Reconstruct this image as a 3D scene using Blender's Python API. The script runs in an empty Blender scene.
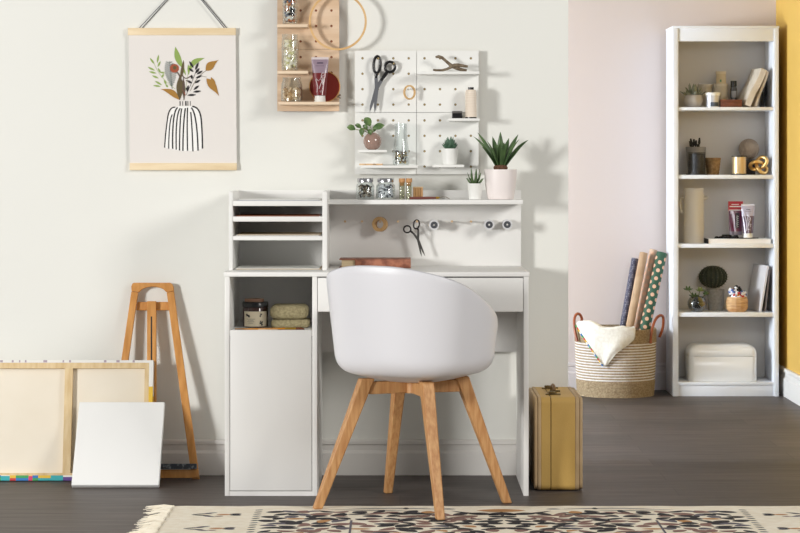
import bpy, bmesh, math, random
from mathutils import Vector, Matrix
random.seed(7)
C = bpy.context.scene.collection
PI = math.pi
CAMD, CAMZ, F, HY, CX = 7.54, 1.118, 2232.0, 165.0, 400.0

def S(y): return F/(CAMD+y)
def X(px, y): return (px-CX)/S(y)
def Z(py, y): return CAMZ-(py-HY)/S(y)
def W(px, py, y): return Vector((X(px, y), y, Z(py, y)))

# ------------------------------------------------------------------ mesh builder
class MB:
    def __init__(s): s.v = []; s.f = []; s.m = []
    def add(s, vs, fs, mi=0):
        b = len(s.v); s.v += [Vector(v) for v in vs]
        for f in fs: s.f.append([b+i for i in f]); s.m.append(mi)
        return s
    def box(s, x0, x1, y0, y1, z0, z1, mi=0, bev=0.0, seg=2):
        if x1 < x0: x0, x1 = x1, x0
        if y1 < y0: y0, y1 = y1, y0
        if z1 < z0: z0, z1 = z1, z0
        if bev <= 0:
            return s.add([(x0,y0,z0),(x1,y0,z0),(x1,y1,z0),(x0,y1,z0),(x0,y0,z1),(x1,y0,z1),(x1,y1,z1),(x0,y1,z1)],
                         [(0,3,2,1),(4,5,6,7),(0,1,5,4),(1,2,6,5),(2,3,7,6),(3,0,4,7)], mi)
        bm = bmesh.new(); bmesh.ops.create_cube(bm, size=1)
        for v in bm.verts: v.co = Vector((x0+(v.co.x+.5)*(x1-x0), y0+(v.co.y+.5)*(y1-y0), z0+(v.co.z+.5)*(z1-z0)))
        bmesh.ops.bevel(bm, geom=bm.edges[:], offset=bev, segments=seg, profile=.5, affect='EDGES')
        bm.verts.ensure_lookup_table(); bm.verts.index_update()
        s.add([v.co.copy() for v in bm.verts], [[v.index for v in f.verts] for f in bm.faces], mi); bm.free(); return s
    def tube(s, pts, r, n=10, mi=0, closed=False, caps=True, flat=None):
        pts = [Vector(p) for p in pts]; N = len(pts)
        rs = r if isinstance(r, (list, tuple)) else [r]*N
        up = None; rings = []
        for i, p in enumerate(pts):
            if closed: t = pts[(i+1) % N]-pts[i-1]
            else: t = pts[min(i+1, N-1)]-pts[max(i-1, 0)]
            t.normalize()
            if up is None:
                a = Vector((0, 0, 1)) if abs(t.z) < .9 else Vector((0, 1, 0))
                up = (a-t*a.dot(t)).normalized()
            else:
                up = (up-t*up.dot(t))
                up = up.normalized() if up.length > 1e-6 else t.orthogonal().normalized()
            sd = t.cross(up)
            rings.append([p+(up*math.cos(2*PI*k/n)+sd*math.sin(2*PI*k/n))*rs[i] for k in range(n)])
        vs = [v for R in rings for v in R]; fs = []
        for i in range(N if closed else N-1):
            j = (i+1) % N
            for k in range(n):
                l = (k+1) % n; fs.append((i*n+k, i*n+l, j*n+l, j*n+k))
        if caps and not closed: fs.append(list(range(n))[::-1]); fs.append([(N-1)*n+k for k in range(n)])
        return s.add(vs, fs, mi)
    def cyl(s, p0, p1, r0, r1=None, n=20, mi=0): return s.tube([p0, p1], [r0, r0 if r1 is None else r1], n, mi)
    def lathe(s, cx, cy, prof, n=32, mi=0, sx=1, sy=1):
        vs = []; idx = []
        for r, z in prof:
            if r < 1e-6: idx.append([len(vs)]*n); vs.append((cx, cy, z))
            else:
                idx.append([len(vs)+k for k in range(n)])
                vs += [(cx+r*sx*math.cos(2*PI*k/n), cy+r*sy*math.sin(2*PI*k/n), z) for k in range(n)]
        fs = []
        for a, b in zip(idx, idx[1:]):
            for k in range(n):
                l = (k+1) % n; q = []
                for i in (a[k], a[l], b[l], b[k]):
                    if i not in q: q.append(i)
                if len(q) > 2: fs.append(q)
        return s.add(vs, fs, mi)
    def prism(s, pts, vec, mi=0, mi_side=None):
        pts = [Vector(p) for p in pts]; vec = Vector(vec); n = len(pts)
        s.add(pts+[p+vec for p in pts], [list(range(n)), list(range(2*n-1, n-1, -1))], mi)
        b = len(s.v)-2*n
        for i in range(n):
            j = (i+1) % n; s.f.append([b+j, b+i, b+n+i, b+n+j]); s.m.append(mi if mi_side is None else mi_side)
        return s
    def poly(s, pts, mi=0): return s.add(pts, [list(range(len(pts)))], mi)
    def sph(s, c, rx, ry=None, rz=None, nu=14, nv=8, mi=0):
        ry = rx if ry is None else ry; rz = rx if rz is None else rz
        vs = [(c[0], c[1], c[2]-rz)]; fs = []
        for j in range(1, nv):
            a = -PI/2+PI*j/nv
            vs += [(c[0]+rx*math.cos(a)*math.cos(2*PI*i/nu), c[1]+ry*math.cos(a)*math.sin(2*PI*i/nu), c[2]+rz*math.sin(a)) for i in range(nu)]
        vs.append((c[0], c[1], c[2]+rz)); T = len(vs)-1
        for i in range(nu):
            k = (i+1) % nu
            fs.append((0, 1+k, 1+i)); fs.append((T, T-nu+i, T-nu+k))
            for j in range(nv-2): a = 1+j*nu; fs.append((a+i, a+k, a+nu+k, a+nu+i))
        return s.add(vs, fs, mi)
    def blade(s, pts, ws, th, side, mi=0, n=8):
        """flattened tube: a leaf of widths ws and thicknesses th about the centre line pts"""
        pts = [Vector(p) for p in pts]; side = Vector(side); N = len(pts); vs = []; fs = []
        for i, p in enumerate(pts):
            t = (pts[min(i+1, N-1)]-pts[max(i-1, 0)]).normalized()
            sd = side-t*side.dot(t); sd = sd.normalized() if sd.length > 1e-5 else t.orthogonal().normalized()
            nn = t.cross(sd)
            for k in range(n):
                a = 2*PI*k/n; c_, s_ = math.cos(a), math.sin(a)
                vs.append(p+sd*(c_*ws[i])+nn*(s_*th[i]+abs(c_)*ws[i]*.25))
        for i in range(N-1):
            for k in range(n): l = (k+1) % n; fs.append((i*n+k, i*n+l, (i+1)*n+l, (i+1)*n+k))
        fs.append(list(range(n))[::-1]); fs.append([(N-1)*n+k for k in range(n)])
        return s.add(vs, fs, mi)
    def xf(s, M, start=0):
        for i in range(start, len(s.v)): s.v[i] = M @ s.v[i]
        return s
    def build(s, name, mats, parent=None, smooth=True, ang=40, origin=None, solid=0, subd=0):
        if not isinstance(mats, (list, tuple)): mats = [mats]
        if parent is not None: o0 = Vector(parent['_o'])
        elif origin is not None: o0 = Vector(origin)
        else:
            xs = [v.x for v in s.v]; ys = [v.y for v in s.v]; zs = [v.z for v in s.v]
            o0 = Vector(((min(xs)+max(xs))/2, (min(ys)+max(ys))/2, min(zs)))
        me = bpy.data.meshes.new(name); me.from_pydata([v-o0 for v in s.v], [], s.f)
        for m in mats: me.materials.append(m)
        me.polygons.foreach_set('material_index', s.m)
        bm = bmesh.new(); bm.from_mesh(me); bmesh.ops.recalc_face_normals(bm, faces=bm.faces[:]); bm.to_mesh(me); bm.free()
        if smooth:
            me.polygons.foreach_set('use_smooth', [True]*len(me.polygons)); me.set_sharp_from_angle(angle=math.radians(ang))
        me.update()
        o = bpy.data.objects.new(name, me); C.objects.link(o); o['_o'] = list(o0)
        if parent is not None: o.parent = parent
        else: o.location = o0
        if solid: m = o.modifiers.new('t', 'SOLIDIFY'); m.thickness = solid; m.offset = 0
        if subd: m = o.modifiers.new('s', 'SUBSURF'); m.levels = m.render_levels = subd
        return o

def tag(o, label, cat, group=None, kind=None):
    o['label'] = label; o['category'] = cat
    if group: o['group'] = group
    if kind: o['kind'] = kind
    return o
def thing(name, label, cat, loc, group=None):
    o = bpy.data.objects.new(name, None); C.objects.link(o); o.empty_display_size = .05
    o.location = loc; o['_o'] = list(loc); return tag(o, label, cat, group)
def struct(o): o['kind'] = 'structure'; return o

# ------------------------------------------------------------------ materials
def lin(c):
    c = c/255.0
    return c/12.92 if c <= .04045 else ((c+.055)/1.055)**2.4
def col(rgb): return (lin(rgb[0]), lin(rgb[1]), lin(rgb[2]), 1)
MC = {}
def mat(name, rgb, rough=.5, metal=0.0, rgb2=None, nscale=8, stretch=(1, 1, 1), bump=0, bscale=60, detail=4, lo=.35, hi=.65, coat=0, sheen=0, spec=.5):
    if name in MC: return MC[name]
    m = bpy.data.materials.new(name); m.use_nodes = True; nt = m.node_tree; b = nt.nodes['Principled BSDF']
    b.inputs['Base Color'].default_value = col(rgb); b.inputs['Roughness'].default_value = rough
    b.inputs['Metallic'].default_value = metal; b.inputs['Coat Weight'].default_value = coat
    b.inputs['Sheen Weight'].default_value = sheen; b.inputs['Specular IOR Level'].default_value = spec
    tc = nt.nodes.new('ShaderNodeTexCoord'); mp = nt.nodes.new('ShaderNodeMapping'); mp.inputs['Scale'].default_value = stretch
    nt.links.new(tc.outputs['Object'], mp.inputs['Vector'])
    if rgb2 is not None:
        n = nt.nodes.new('ShaderNodeTexNoise'); n.inputs['Scale'].default_value = nscale; n.inputs['Detail'].default_value = detail
        r = nt.nodes.new('ShaderNodeValToRGB'); r.color_ramp.elements[0].position = lo; r.color_ramp.elements[1].position = hi
        r.color_ramp.elements[0].color = col(rgb); r.color_ramp.elements[1].color = col(rgb2)
        nt.links.new(mp.outputs[0], n.inputs['Vector']); nt.links.new(n.outputs['Fac'], r.inputs[0]); nt.links.new(r.outputs[0], b.inputs['Base Color'])
    if bump:
        n = nt.nodes.new('ShaderNodeTexNoise'); n.inputs['Scale'].default_value = bscale; n.inputs['Detail'].default_value = 3
        bp = nt.nodes.new('ShaderNodeBump'); bp.inputs['Strength'].default_value = bump; bp.inputs['Distance'].default_value = .004
        nt.links.new(mp.outputs[0], n.inputs['Vector']); nt.links.new(n.outputs['Fac'], bp.inputs['Height']); nt.links.new(bp.outputs[0], b.inputs['Normal'])
    MC[name] = m; return m
def glass(name, tint=(250, 252, 252), base=.02, edge=.5):
    m = bpy.data.materials.new(name); m.use_nodes = True; nt = m.node_tree; nt.nodes.remove(nt.nodes['Principled BSDF'])
    out = nt.nodes['Material Output']; t = nt.nodes.new('ShaderNodeBsdfTransparent'); g = nt.nodes.new('ShaderNodeBsdfGlossy')
    t.inputs['Color'].default_value = col(tint); g.inputs['Roughness'].default_value = .06
    lw = nt.nodes.new('ShaderNodeLayerWeight'); lw.inputs['Blend'].default_value = .35
    mr = nt.nodes.new('ShaderNodeMapRange'); mr.inputs['To Min'].default_value = base; mr.inputs['To Max'].default_value = edge
    mx = nt.nodes.new('ShaderNodeMixShader')
    nt.links.new(lw.outputs['Facing'], mr.inputs['Value']); nt.links.new(mr.outputs[0], mx.inputs[0])
    nt.links.new(t.outputs[0], mx.inputs[1]); nt.links.new(g.outputs[0], mx.inputs[2]); nt.links.new(mx.outputs[0], out.inputs[0])
    return m

cream = mat('cream_paint', (233, 233, 227), .8, bump=.04, bscale=120)
pink = mat('blush_paint', (219, 207, 203), .8, bump=.04, bscale=120)
yellow = mat('mustard_paint', (212, 172, 84), .75, bump=.04, bscale=120)
trimw = mat('trim_white', (226, 223, 218), .45); trimp = mat('trim_blush', (220, 212, 211), .5)
white = mat('white_laminate', (236, 235, 232), .42)
white2 = mat('white_bookcase', (234, 237, 243), .42)
gapdark = mat('dark_gap', (60, 60, 60), .8)
pegw = mat('pegboard_white', (238, 238, 234), .55)
pegbrown = mat('raw_fibreboard', (168, 148, 106), .9)
pegbrown2 = mat('drilled_wood', (150, 92, 64), .9)
maple = mat('maple_ply', (226, 200, 172), .55, rgb2=(214, 184, 152), nscale=6, stretch=(1, 1, 9))
maple_l = mat('pale_ply_shelf', (238, 216, 188), .55, rgb2=(228, 202, 172), nscale=8, stretch=(1, 1, 9))
oak = mat('oak_leg', (205, 158, 106), .5, rgb2=(180, 126, 76), nscale=22, stretch=(5, 5, .6), bump=.05, bscale=40, detail=8)
pine = mat('pine_bar', (228, 204, 160), .6, rgb2=(212, 182, 132), nscale=9, stretch=(6, 6, .6))
railwood = mat('poster_rail_wood', (240, 220, 184), .5, rgb2=(230, 206, 166), nscale=9, stretch=(.7, 6, 8))
easelw = mat('easel_beech', (218, 156, 84), .42, rgb2=(198, 134, 62), nscale=12, stretch=(5, 5, .7), coat=.2)
chairw = mat('chair_plastic', (226, 226, 231), .38)
black = mat('black_matte', (24, 24, 26), .5)
blackpl = mat('black_plastic', (22, 22, 24), .25)
steel = mat('steel', (150, 152, 158), .3, .8)
bronze = mat('aged_metal', (150, 134, 112), .45, .5, rgb2=(104, 88, 70), nscale=60)
gold = mat('gold_metal', (222, 184, 118), .28, 1.0)
silver = mat('silver_lid', (188, 188, 192), .22, .95)
brass = mat('brass', (200, 160, 70), .35, 1.0)
woodring = mat('birch_hoop', (228, 190, 136), .5, rgb2=(216, 172, 114), nscale=30)
cork = mat('cork', (206, 158, 106), .8, rgb2=(180, 130, 82), nscale=160)
potw = mat('white_ceramic', (238, 238, 234), .4)
potp = mat('blush_ceramic', (241, 232, 229), .45)
potg = mat('grey_ceramic', (156, 154, 150), .6, rgb2=(138, 136, 132), nscale=90, bump=.3, bscale=120)
vasep = mat('rose_ceramic', (158, 130, 118), .12, coat=.5)
soil = mat('soil', (84, 56, 42), .95, rgb2=(120, 84, 62), nscale=120, bump=.5, bscale=160)
leafd = mat('agave_green', (58, 82, 50), .4, rgb2=(92, 120, 70), nscale=30)
leafm = mat('soft_leaf_green', (70, 98, 54), .4, rgb2=(108, 136, 78), nscale=50)
leafs = mat('succulent_green', (60, 92, 72), .45, rgb2=(86, 120, 96), nscale=60)
leafg = mat('grey_green_leaf', (110, 120, 104), .5, rgb2=(150, 152, 136), nscale=60)
cactus_m = mat('cactus_green', (30, 36, 28), .7, rgb2=(46, 54, 38), nscale=40, bump=.4, bscale=150)
leather = mat('tan_leather', (160, 84, 44), .35, rgb2=(140, 68, 34), nscale=30, coat=.3)
paper = mat('white_paper', (236, 236, 232), .8)
paperb = mat('kraft_paper', (206, 186, 156), .8)
artp = mat('poster_paper', (232, 227, 222), .85, bump=.05, bscale=300)
canvasw = mat('primed_canvas', (240, 240, 238), .85, bump=.12, bscale=700)
linen = mat('linen_canvas', (240, 231, 214), .9, rgb2=(235, 225, 206), nscale=4, bump=.15, bscale=600)
GL = glass('clear_glass')
GLD = glass('smoky_glass', (190, 195, 195), .06, .8)

# floor of dark boards running across the room
def floor_mat():
    m = bpy.data.materials.new('dark_floorboards'); m.use_nodes = True; nt = m.node_tree; b = nt.nodes['Principled BSDF']
    tc = nt.nodes.new('ShaderNodeTexCoord')
    mp = nt.nodes.new('ShaderNodeMapping'); mp.inputs['Scale'].default_value = (1, 1, 1)
    br = nt.nodes.new('ShaderNodeTexBrick'); br.inputs['Scale'].default_value = 1.0
    br.inputs['Brick Width'].default_value = 1.5; br.inputs['Row Height'].default_value = .19; br.inputs['Mortar Size'].default_value = .0015
    br.offset = .37; br.inputs['Color1'].default_value = (.8, .8, .8, 1); br.inputs['Color2'].default_value = (1.1, 1.08, 1.06, 1); br.inputs['Mortar'].default_value = (.55, .55, .55, 1)
    mp2 = nt.nodes.new('ShaderNodeMapping'); mp2.inputs['Scale'].default_value = (1.2, 16, 1)
    n = nt.nodes.new('ShaderNodeTexNoise'); n.inputs['Scale'].default_value = 2.5; n.inputs['Detail'].default_value = 8; n.inputs['Roughness'].default_value = .65
    r = nt.nodes.new('ShaderNodeValToRGB'); r.color_ramp.elements[0].position = .3; r.color_ramp.elements[1].position = .72
    r.color_ramp.elements[0].color = col((66, 61, 58)); r.color_ramp.elements[1].color = col((106, 98, 95))
    mx = nt.nodes.new('ShaderNodeMix'); mx.data_type = 'RGBA'; mx.blend_type = 'MULTIPLY'; mx.inputs[0].default_value = 1
    nt.links.new(tc.outputs['Object'], mp.inputs[0]); nt.links.new(tc.outputs['Object'], mp2.inputs[0])
    nt.links.new(mp.outputs[0], br.inputs['Vector']); nt.links.new(mp2.outputs[0], n.inputs['Vector']); nt.links.new(n.outputs['Fac'], r.inputs[0])
    nt.links.new(r.outputs[0], mx.inputs[6]); nt.links.new(br.outputs['Color'], mx.inputs[7]); nt.links.new(mx.outputs[2], b.inputs['Base Color'])
    b.inputs['Roughness'].default_value = .5
    b.inputs['Specular IOR Level'].default_value = .3
    return m

# ------------------------------------------------------------------ room
WY, AY, RX, CE = .52, 3.57, 1.872, .6077          # cream wall face, alcove wall face, right wall face, end of cream wall
struct(MB().box(-4.2, 2.1, -3.0, AY+.1, -.05, 0).build('floor', floor_mat(), smooth=False, origin=(0, 0, 0)))
struct(MB().box(-4.2, CE, WY, WY+.42, 0, 2.75).build('wall_front', cream, smooth=False))
struct(MB().box(-4.2, RX+.1, AY, AY+.1, 0, 2.75).build('wall_back', pink, smooth=False))
struct(MB().box(RX, RX+.12, 1.3, AY, 0, 2.75).build('wall_right', yellow, smooth=False))
def baseboard(name, a, b, nrm, h=.127, bm_=None):
    prof = [(0, 0), (.018, 0), (.018, h*.62), (.0135, h*.66), (.010, h*.70), (.010, h*.84), (.015, h*.88), (.015, h*.96), (.012, h), (0, h)]
    a, b, nrm = Vector(a), Vector(b), Vector(nrm)
    pts = [a+nrm*d+Vector((0, 0, z)) for d, z in prof]
    return struct(MB().prism(pts, b-a).build(name, bm_ or trimw, ang=25))
baseboard('baseboard_front', (-4.2, WY, 0), (CE, WY, 0), (0, -1, 0))
baseboard('baseboard_back', (-4.2, AY, 0), (RX, AY, 0), (0, -1, 0), .135, trimp)
baseboard('baseboard_right', (RX, 1.3, 0), (RX, AY-.018, 0), (-1, 0, 0), .135)

# ------------------------------------------------------------------ craft desk
def px0(p): return (p-400)/296.0
desk = thing('craft_desk', 'white craft desk with a door cabinet at left and a drawer over the knee space', 'desk', (-.08, .25, 0))
xl0, xl1, xr0, xr1 = px0(224.8), px0(229.6), px0(312.2), px0(317.2)
xe0, xe1 = px0(523.6), px0(528.6)
MB().box(px0(224), px0(529.4), -.002, .49, .741, .756, bev=.0012).build('worktop', white, desk)
c = MB()
c.box(xl0, xl1, 0, .48, 0, .741, bev=.001); c.box(xr0, xr1, 0, .48, 0, .741, bev=.001)
c.box(xl1, xr0, .002, .47, .0, .0155); c.box(xl1, xr0, .004, .47, .540, .556); c.box(xl1, xr0, .455, .47, .0155, .741)
c.build('cabinet_body', white, desk)
MB().box(xl1+.0018, xr0-.0018, 0, .016, .0178, .5605, bev=.0012).build('cabinet_door', white, desk)
MB().box(xl1, xr0, .017, .02, .0155, .556).build('door_gap_shade', gapdark, desk)  # dark sheet that paints the shade in the gap around the door
MB().box(xe0, xe1, 0, .48, 0, .741, bev=.001).build('side_panel', white, desk)
MB().box(xr1, xe0, .455, .47, .449, .741).build('back_rail', white, desk)
MB().box(xr1+.0018, xe0-.0018, 0, .016, .6225, .737, bev=.0012).build('drawer_front', white, desk)
MB().box(xr1+.02, xe0-.02, .016, .42, .628, .725).build('drawer_box', white, desk)
MB().box(xr1, xe0, .004, .05, .739, .741).build('shadow_gap', gapdark, desk)

# ------------------------------------------------------------------ hutch
hut = thing('desk_hutch', 'white hutch on the desk with letter slots, top shelf and a row of pegs', 'shelf unit', (-.08, .33, .756))
hx0, hx1, hx2, hx3 = -.5895, -.5765, -.2675, -.2515
hr = .4345
for a_, b_ in ((hx0, hx1), (hx2, hx3)): MB().box(a_, b_, .15, .47, .756, 1.027, bev=.001).build('organizer_side', white, hut)
for z0, z1 in ((.9767, .995), (.923, .9405), (.8585, .8727)):
    MB().box(hx1, hx2, .152, .47, z0, z1, bev=.001).build('letter_shelf', white, hut)
MB().box(hx0, hr, .47, .485, .756, 1.028, bev=.001).build('back_panel', white, hut)
MB().box(hx3, .4315, .29, .47, .980, .9958, bev=.0012).build('top_shelf', white, hut)
pegx = [345, 362, 380, 398, 417, 434, 452, 471, 489, 507]
pegwood = mat('peg_wood', (196, 166, 130), .5)
PZ = .915
for p in pegx:
    x = X(p, .41); MB().cyl((x, .472, PZ), (x, .408, PZ+.002), .0026, n=10).tube([(x, .41, PZ+.002), (x, .404, PZ+.002)], [.0042, .0042], 12).build('peg', pegwood, hut)

def sheets(x0, x1, y0, y1, z, n, mats, label, name='paper_stack', rot=0):
    m = MB()
    for i in range(n):
        a = random.uniform(-.003, .003); b = random.uniform(-.004, .004)
        m.box(x0+a, x1+a, y0+b, y1+b, z+i*.0012, z+i*.0012+.0009, mi=i % len(mats))
    o = m.build(name, mats, smooth=False); return tag(o, label, 'paper')
bluep = mat('blue_grey_paper', (150, 156, 180), .8); rustp = mat('rust_paper', (150, 92, 66), .8)
sheets(hx1+.012, hx2-.010, .175, .44, .9955, 3, [bluep, paper, paper], 'white and blue paper in the open top tray of the hutch')
sheets(hx1+.012, hx2-.010, .165, .44, .941, 2, [rustp], 'thin rust brown paper in the upper dark letter slot')
sheets(hx1+.012, hx2-.010, .165, .44, .8732, 4, [paper, paperb], 'pale paper stack in the lower narrow letter slot')
sheets(hx1+.010, hx2-.010, .165, .40, .7565, 4, [paper, paperb, paperb], 'beige and white paper in the tall bottom slot')

# things hanging from the pegs
def ring_lathe(mb, c, axis, prof, n=36, mi=0):
    s0 = len(mb.v); mb.lathe(0, 0, prof+[prof[0]], n, mi)
    q = Vector((0, 0, 1)).rotation_difference(Vector(axis)); mb.xf(Matrix.Translation(c) @ q.to_matrix().to_4x4(), s0)
x = X(380, .425); t = MB()
ring_lathe(t, (x, .428, PZ-.0085), (-.25, -1, .05), [(.0262, -.012), (.0262, .012), (.0150, .012), (.0150, -.012)])
tag(t.build('tape_roll', mat('masking_tape', (206, 168, 116), .6, rgb2=(196, 156, 104), nscale=20)), 'roll of tan tape hanging on a hutch peg', 'tape')
for p, cz, lab in ((434, -.003, 'grey thread spool on the peg just right of the small scissors'), (489, -.002, 'grey thread spool, second from right end of the peg row'), (507, -.0015, 'grey thread spool on the rightmost peg of the hutch')):
    x = X(p, .42); th = thing('thread_spool', lab, 'thread spool', (x, .43, PZ-.018), 'thread spools on the hutch pegs')
    z = PZ-.0075+cz
    for y0 in (.402, .448):
        m = MB(); ring_lathe(m, (x, y0, z), (0, -1, 0), [(.0178, -.0015), (.0178, .0015), (.0062, .0015), (.0062, -.0015)], 28); m.build('flange', mat('spool_plastic', (214, 214, 216), .35), th)
    m = MB(); ring_lathe(m, (x, .4265, z), (0, -1, 0), [(.0135, -.0205), (.0135, .0205), (.0062, .0205), (.0062, -.0205)], 28)
    m.build('thread', mat('grey_thread', (108, 110, 116), .8, rgb2=(80, 82, 88), nscale=10, stretch=(1, 60, 1), bump=.5, bscale=20), th)
    m = MB(); ring_lathe(m, (x, .4, z), (0, -1, 0), [(.0125, -.0012), (.0125, .0012), (.0035, .0012), (.0035, -.0012)], 24); m.build('hub_ring', mat('spool_hub', (70, 72, 78), .5), th)

def scissors(name, label, y, P, metal, handle, sc=1.0):
    """P: list of dict handles / blades in pixels"""
    th = thing(name, label, 'scissors', W(P['pivot'][0], P['tips'][0][1], y))
    for k in (0, 1):
        yy = y-.0035*k
        b = MB(); piv = W(*P['pivot'], yy); tip = W(*P['tips'][k], yy); root = W(*P['roots'][k], yy)
        d = (tip-piv).normalized(); n_ = Vector((-d.z, 0, d.x)); w = P['w']
        d2 = (root-piv).normalized(); n2 = Vector((-d2.z, 0, d2.x))
        b.prism([piv-n_*w, piv.lerp(tip, .75)-n_*w*.75, tip, piv.lerp(tip, .75)+n_*w*.55, piv+n_*w], (0, .0025, 0))
        b.prism([piv+n2*w, piv-n2*w, root-n2*w*.8, root+n2*w*.8], (0, .0025, 0))
        b.build('blade', metal, th, ang=30)
        h = MB(); hc, rx, rz, rot = P['h'][k]; cc = W(*hc, yy); pts = []
        for i in range(24):
            a = 2*PI*i/24; u, v = rx*math.cos(a)/S(y), rz*math.sin(a)/S(y)
            pts.append(cc+Vector((u*math.cos(rot)-v*math.sin(rot), 0, u*math.sin(rot)+v*math.cos(rot))))
        h.tube(pts, P['hr'], 10, closed=True)
        near = min(pts, key=lambda q: (q-root).length)
        h.tube([near, near.lerp(root, .5), root+(root-near)*.1], [P['hr']*1.2, P['hr']*1.3, P['hr']*.9], 10); h.build('handle', handle, th)
    pv = W(*P['pivot'], y); MB().cyl(pv+Vector((0, -.006, 0)), pv+Vector((0, .003, 0)), P['w']*.5, n=14).build('pivot_screw', metal, th)
    return th
scissors('scissors', 'large scissors with black handles hanging on the white pegboard', .468,
         dict(pivot=(376.8, 88), tips=((369.6, 112.2), (374.8, 112.4)), roots=((381.6, 79.8), (376, 77.5)), w=.0072,
              h=(((390, 67), 5.0, 5.2, 0), ((377, 64.6), 3.4, 8.4, -.06)), hr=.0052), steel, blackpl)
scissors('scissors', 'small dark metal scissors hanging from a hutch peg between tape and spool', .422,
         dict(pivot=(418, 239.5), tips=((425.2, 256.4), (421.8, 257)), roots=((413.5, 233.5), (418.3, 230)), w=.0042,
              h=(((407.2, 229.2), 3.6, 3.4, 0), ((416.4, 224.4), 2.9, 4.4, -.15)), hr=.0028), mat('dark_steel', (110, 108, 106), .3, .9), mat('gun_metal', (48, 46, 46), .3, .7))

# book on the worktop
bk = thing('book', 'old brown marbled book lying on the desk behind the chair', 'book', (-.09, .36, .757))
mb_ = mat('marbled_leather', (128, 76, 58), .5, rgb2=(172, 112, 86), nscale=40, lo=.4, hi=.6)
MB().box(-.213, .038, .29, .43, .7565, .7595, bev=.001).box(-.213, .038, .29, .43, .7845, .788, bev=.001).build('cover', mb_, bk)
MB().box(-.158, .038, .286, .292, .7575, .787, bev=.002).build('spine', mb_, bk)
MB().box(-.205, .032, .294, .425, .7597, .7843).build('pages', mat('book_pages', (226, 206, 170), .9, rgb2=(206, 184, 146), nscale=5, stretch=(1, 1, 200)), bk)

# ------------------------------------------------------------------ niche
NZ = .5565
cj = thing('candle_jar', 'dark amber candle jar with a cream label in the cabinet niche', 'candle', (X(255.4, .2), .2, NZ))
cx, r = X(255.4, .2), .0435
amber = mat('amber_glass', (58, 30, 22), .12, coat=.4)
cjj = MB().lathe(cx, .2, [(0, NZ), (r-.004, NZ), (r, NZ+.004), (r, NZ+.066), (r-.002, NZ+.070), (0, NZ+.070)]).build('jar', amber, cj)
MB().lathe(cx, .2, [(r+.001, NZ+.070), (r+.001, NZ+.085), (r-.001, NZ+.088), (0, NZ+.088)]).build('lid', blackpl, cj)
MB().lathe(cx-.004, .2, [(0, NZ+.0885), (r-.010, NZ+.0885), (r-.010, NZ+.098), (0, NZ+.098)]).build('wooden_top', mat('dark_wood_lid', (150, 112, 90), .6), cj)
lb = MB()
def cylpatch(mb, cx, cy, r, a0, a1, z0, z1, mi=0, n=16):
    vs = []; fs = []
    for i in range(n+1):
        a = a0+(a1-a0)*i/n
        vs += [(cx+r*math.cos(a), cy+r*math.sin(a), z0), (cx+r*math.cos(a), cy+r*math.sin(a), z1)]
    for i in range(n): fs.append((2*i, 2*i+2, 2*i+3, 2*i+1))
    mb.add(vs, fs, mi)
A = lambda d: math.radians(d)
cylpatch(lb, cx, .2, r+.0006, A(-145), A(-25), NZ+.004, NZ+.056)
for a, z, w, h in ((-128, .046, 5, .004), (-122, .042, 9, .005), (-116, .038, 5, .004), (-60, .046, 4, .005), (-64, .040, 3, .006), (-60, .016, 7, .006), (-56, .010, 5, .005), (-62, .022, 3, .004), (-54, .020, 3, .004)):
    cylpatch(lb, cx, .2, r+.0011, A(a-w), A(a+w), NZ+z-h/2, NZ+z+h/2, 1, 6)
for z, w in ((.030, 20), (.026, 14), (.021, 17), (.016, 12)): cylpatch(lb, cx, .2, r+.0011, A(-108-w), A(-108+w), NZ+z-.0005, NZ+z+.0005, 1, 6)
lb.build('paper_label', [mat('cream_label', (222, 210, 184), .8), black], cjj)

def folded(px0_, px1_, z0, z1, y0, y1, label, name='folded_knit_cloth'):
    m = MB(); m.box(X(px0_, .2), X(px1_, .2), y0, y1, z0, z1, bev=min((z1-z0)*.42, .02), seg=4)
    o = m.build(name, mat('mossy_knit', (142, 132, 98), .95, rgb2=(176, 164, 128), nscale=120, bump=1.0, bscale=160))
    return tag(o, label, 'cloth', 'folded knit cloths in the niche')
folded(271.5, 310, NZ, NZ+.0285, .15, .27, 'lower of two folded moss coloured knit cloths in the niche')
folded(270.5, 308.5, NZ+.029, NZ+.078, .15, .27, 'upper of two folded moss coloured knit cloths in the niche')
pb = thing('paint_brush', 'amber handled paint brush lying along the front edge of the niche', 'brush', (X(270, .03), .04, NZ))
amb = mat('amber_lacquer', (196, 130, 40), .25, coat=.5)
MB().tube([(X(235, .05), .052, NZ+.004), (X(262, .05), .048, NZ+.004), (X(285, .05), .046, NZ+.005)], [.0018, .0035, .0042], 12).build('handle', amb, pb)
MB().tube([(X(285, .05), .046, NZ+.005), (X(296, .05), .045, NZ+.005)], [.0046, .005], 12).build('ferrule', brass, pb)
MB().tube([(X(296, .05), .045, NZ+.005), (X(301, .05), .0445, NZ+.005), (X(304.5, .05), .044, NZ+.004)], [.005, .0055, .002], 12).build('bristles', mat('bristle_brown', (112, 62, 34), .9), pb)
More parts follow.
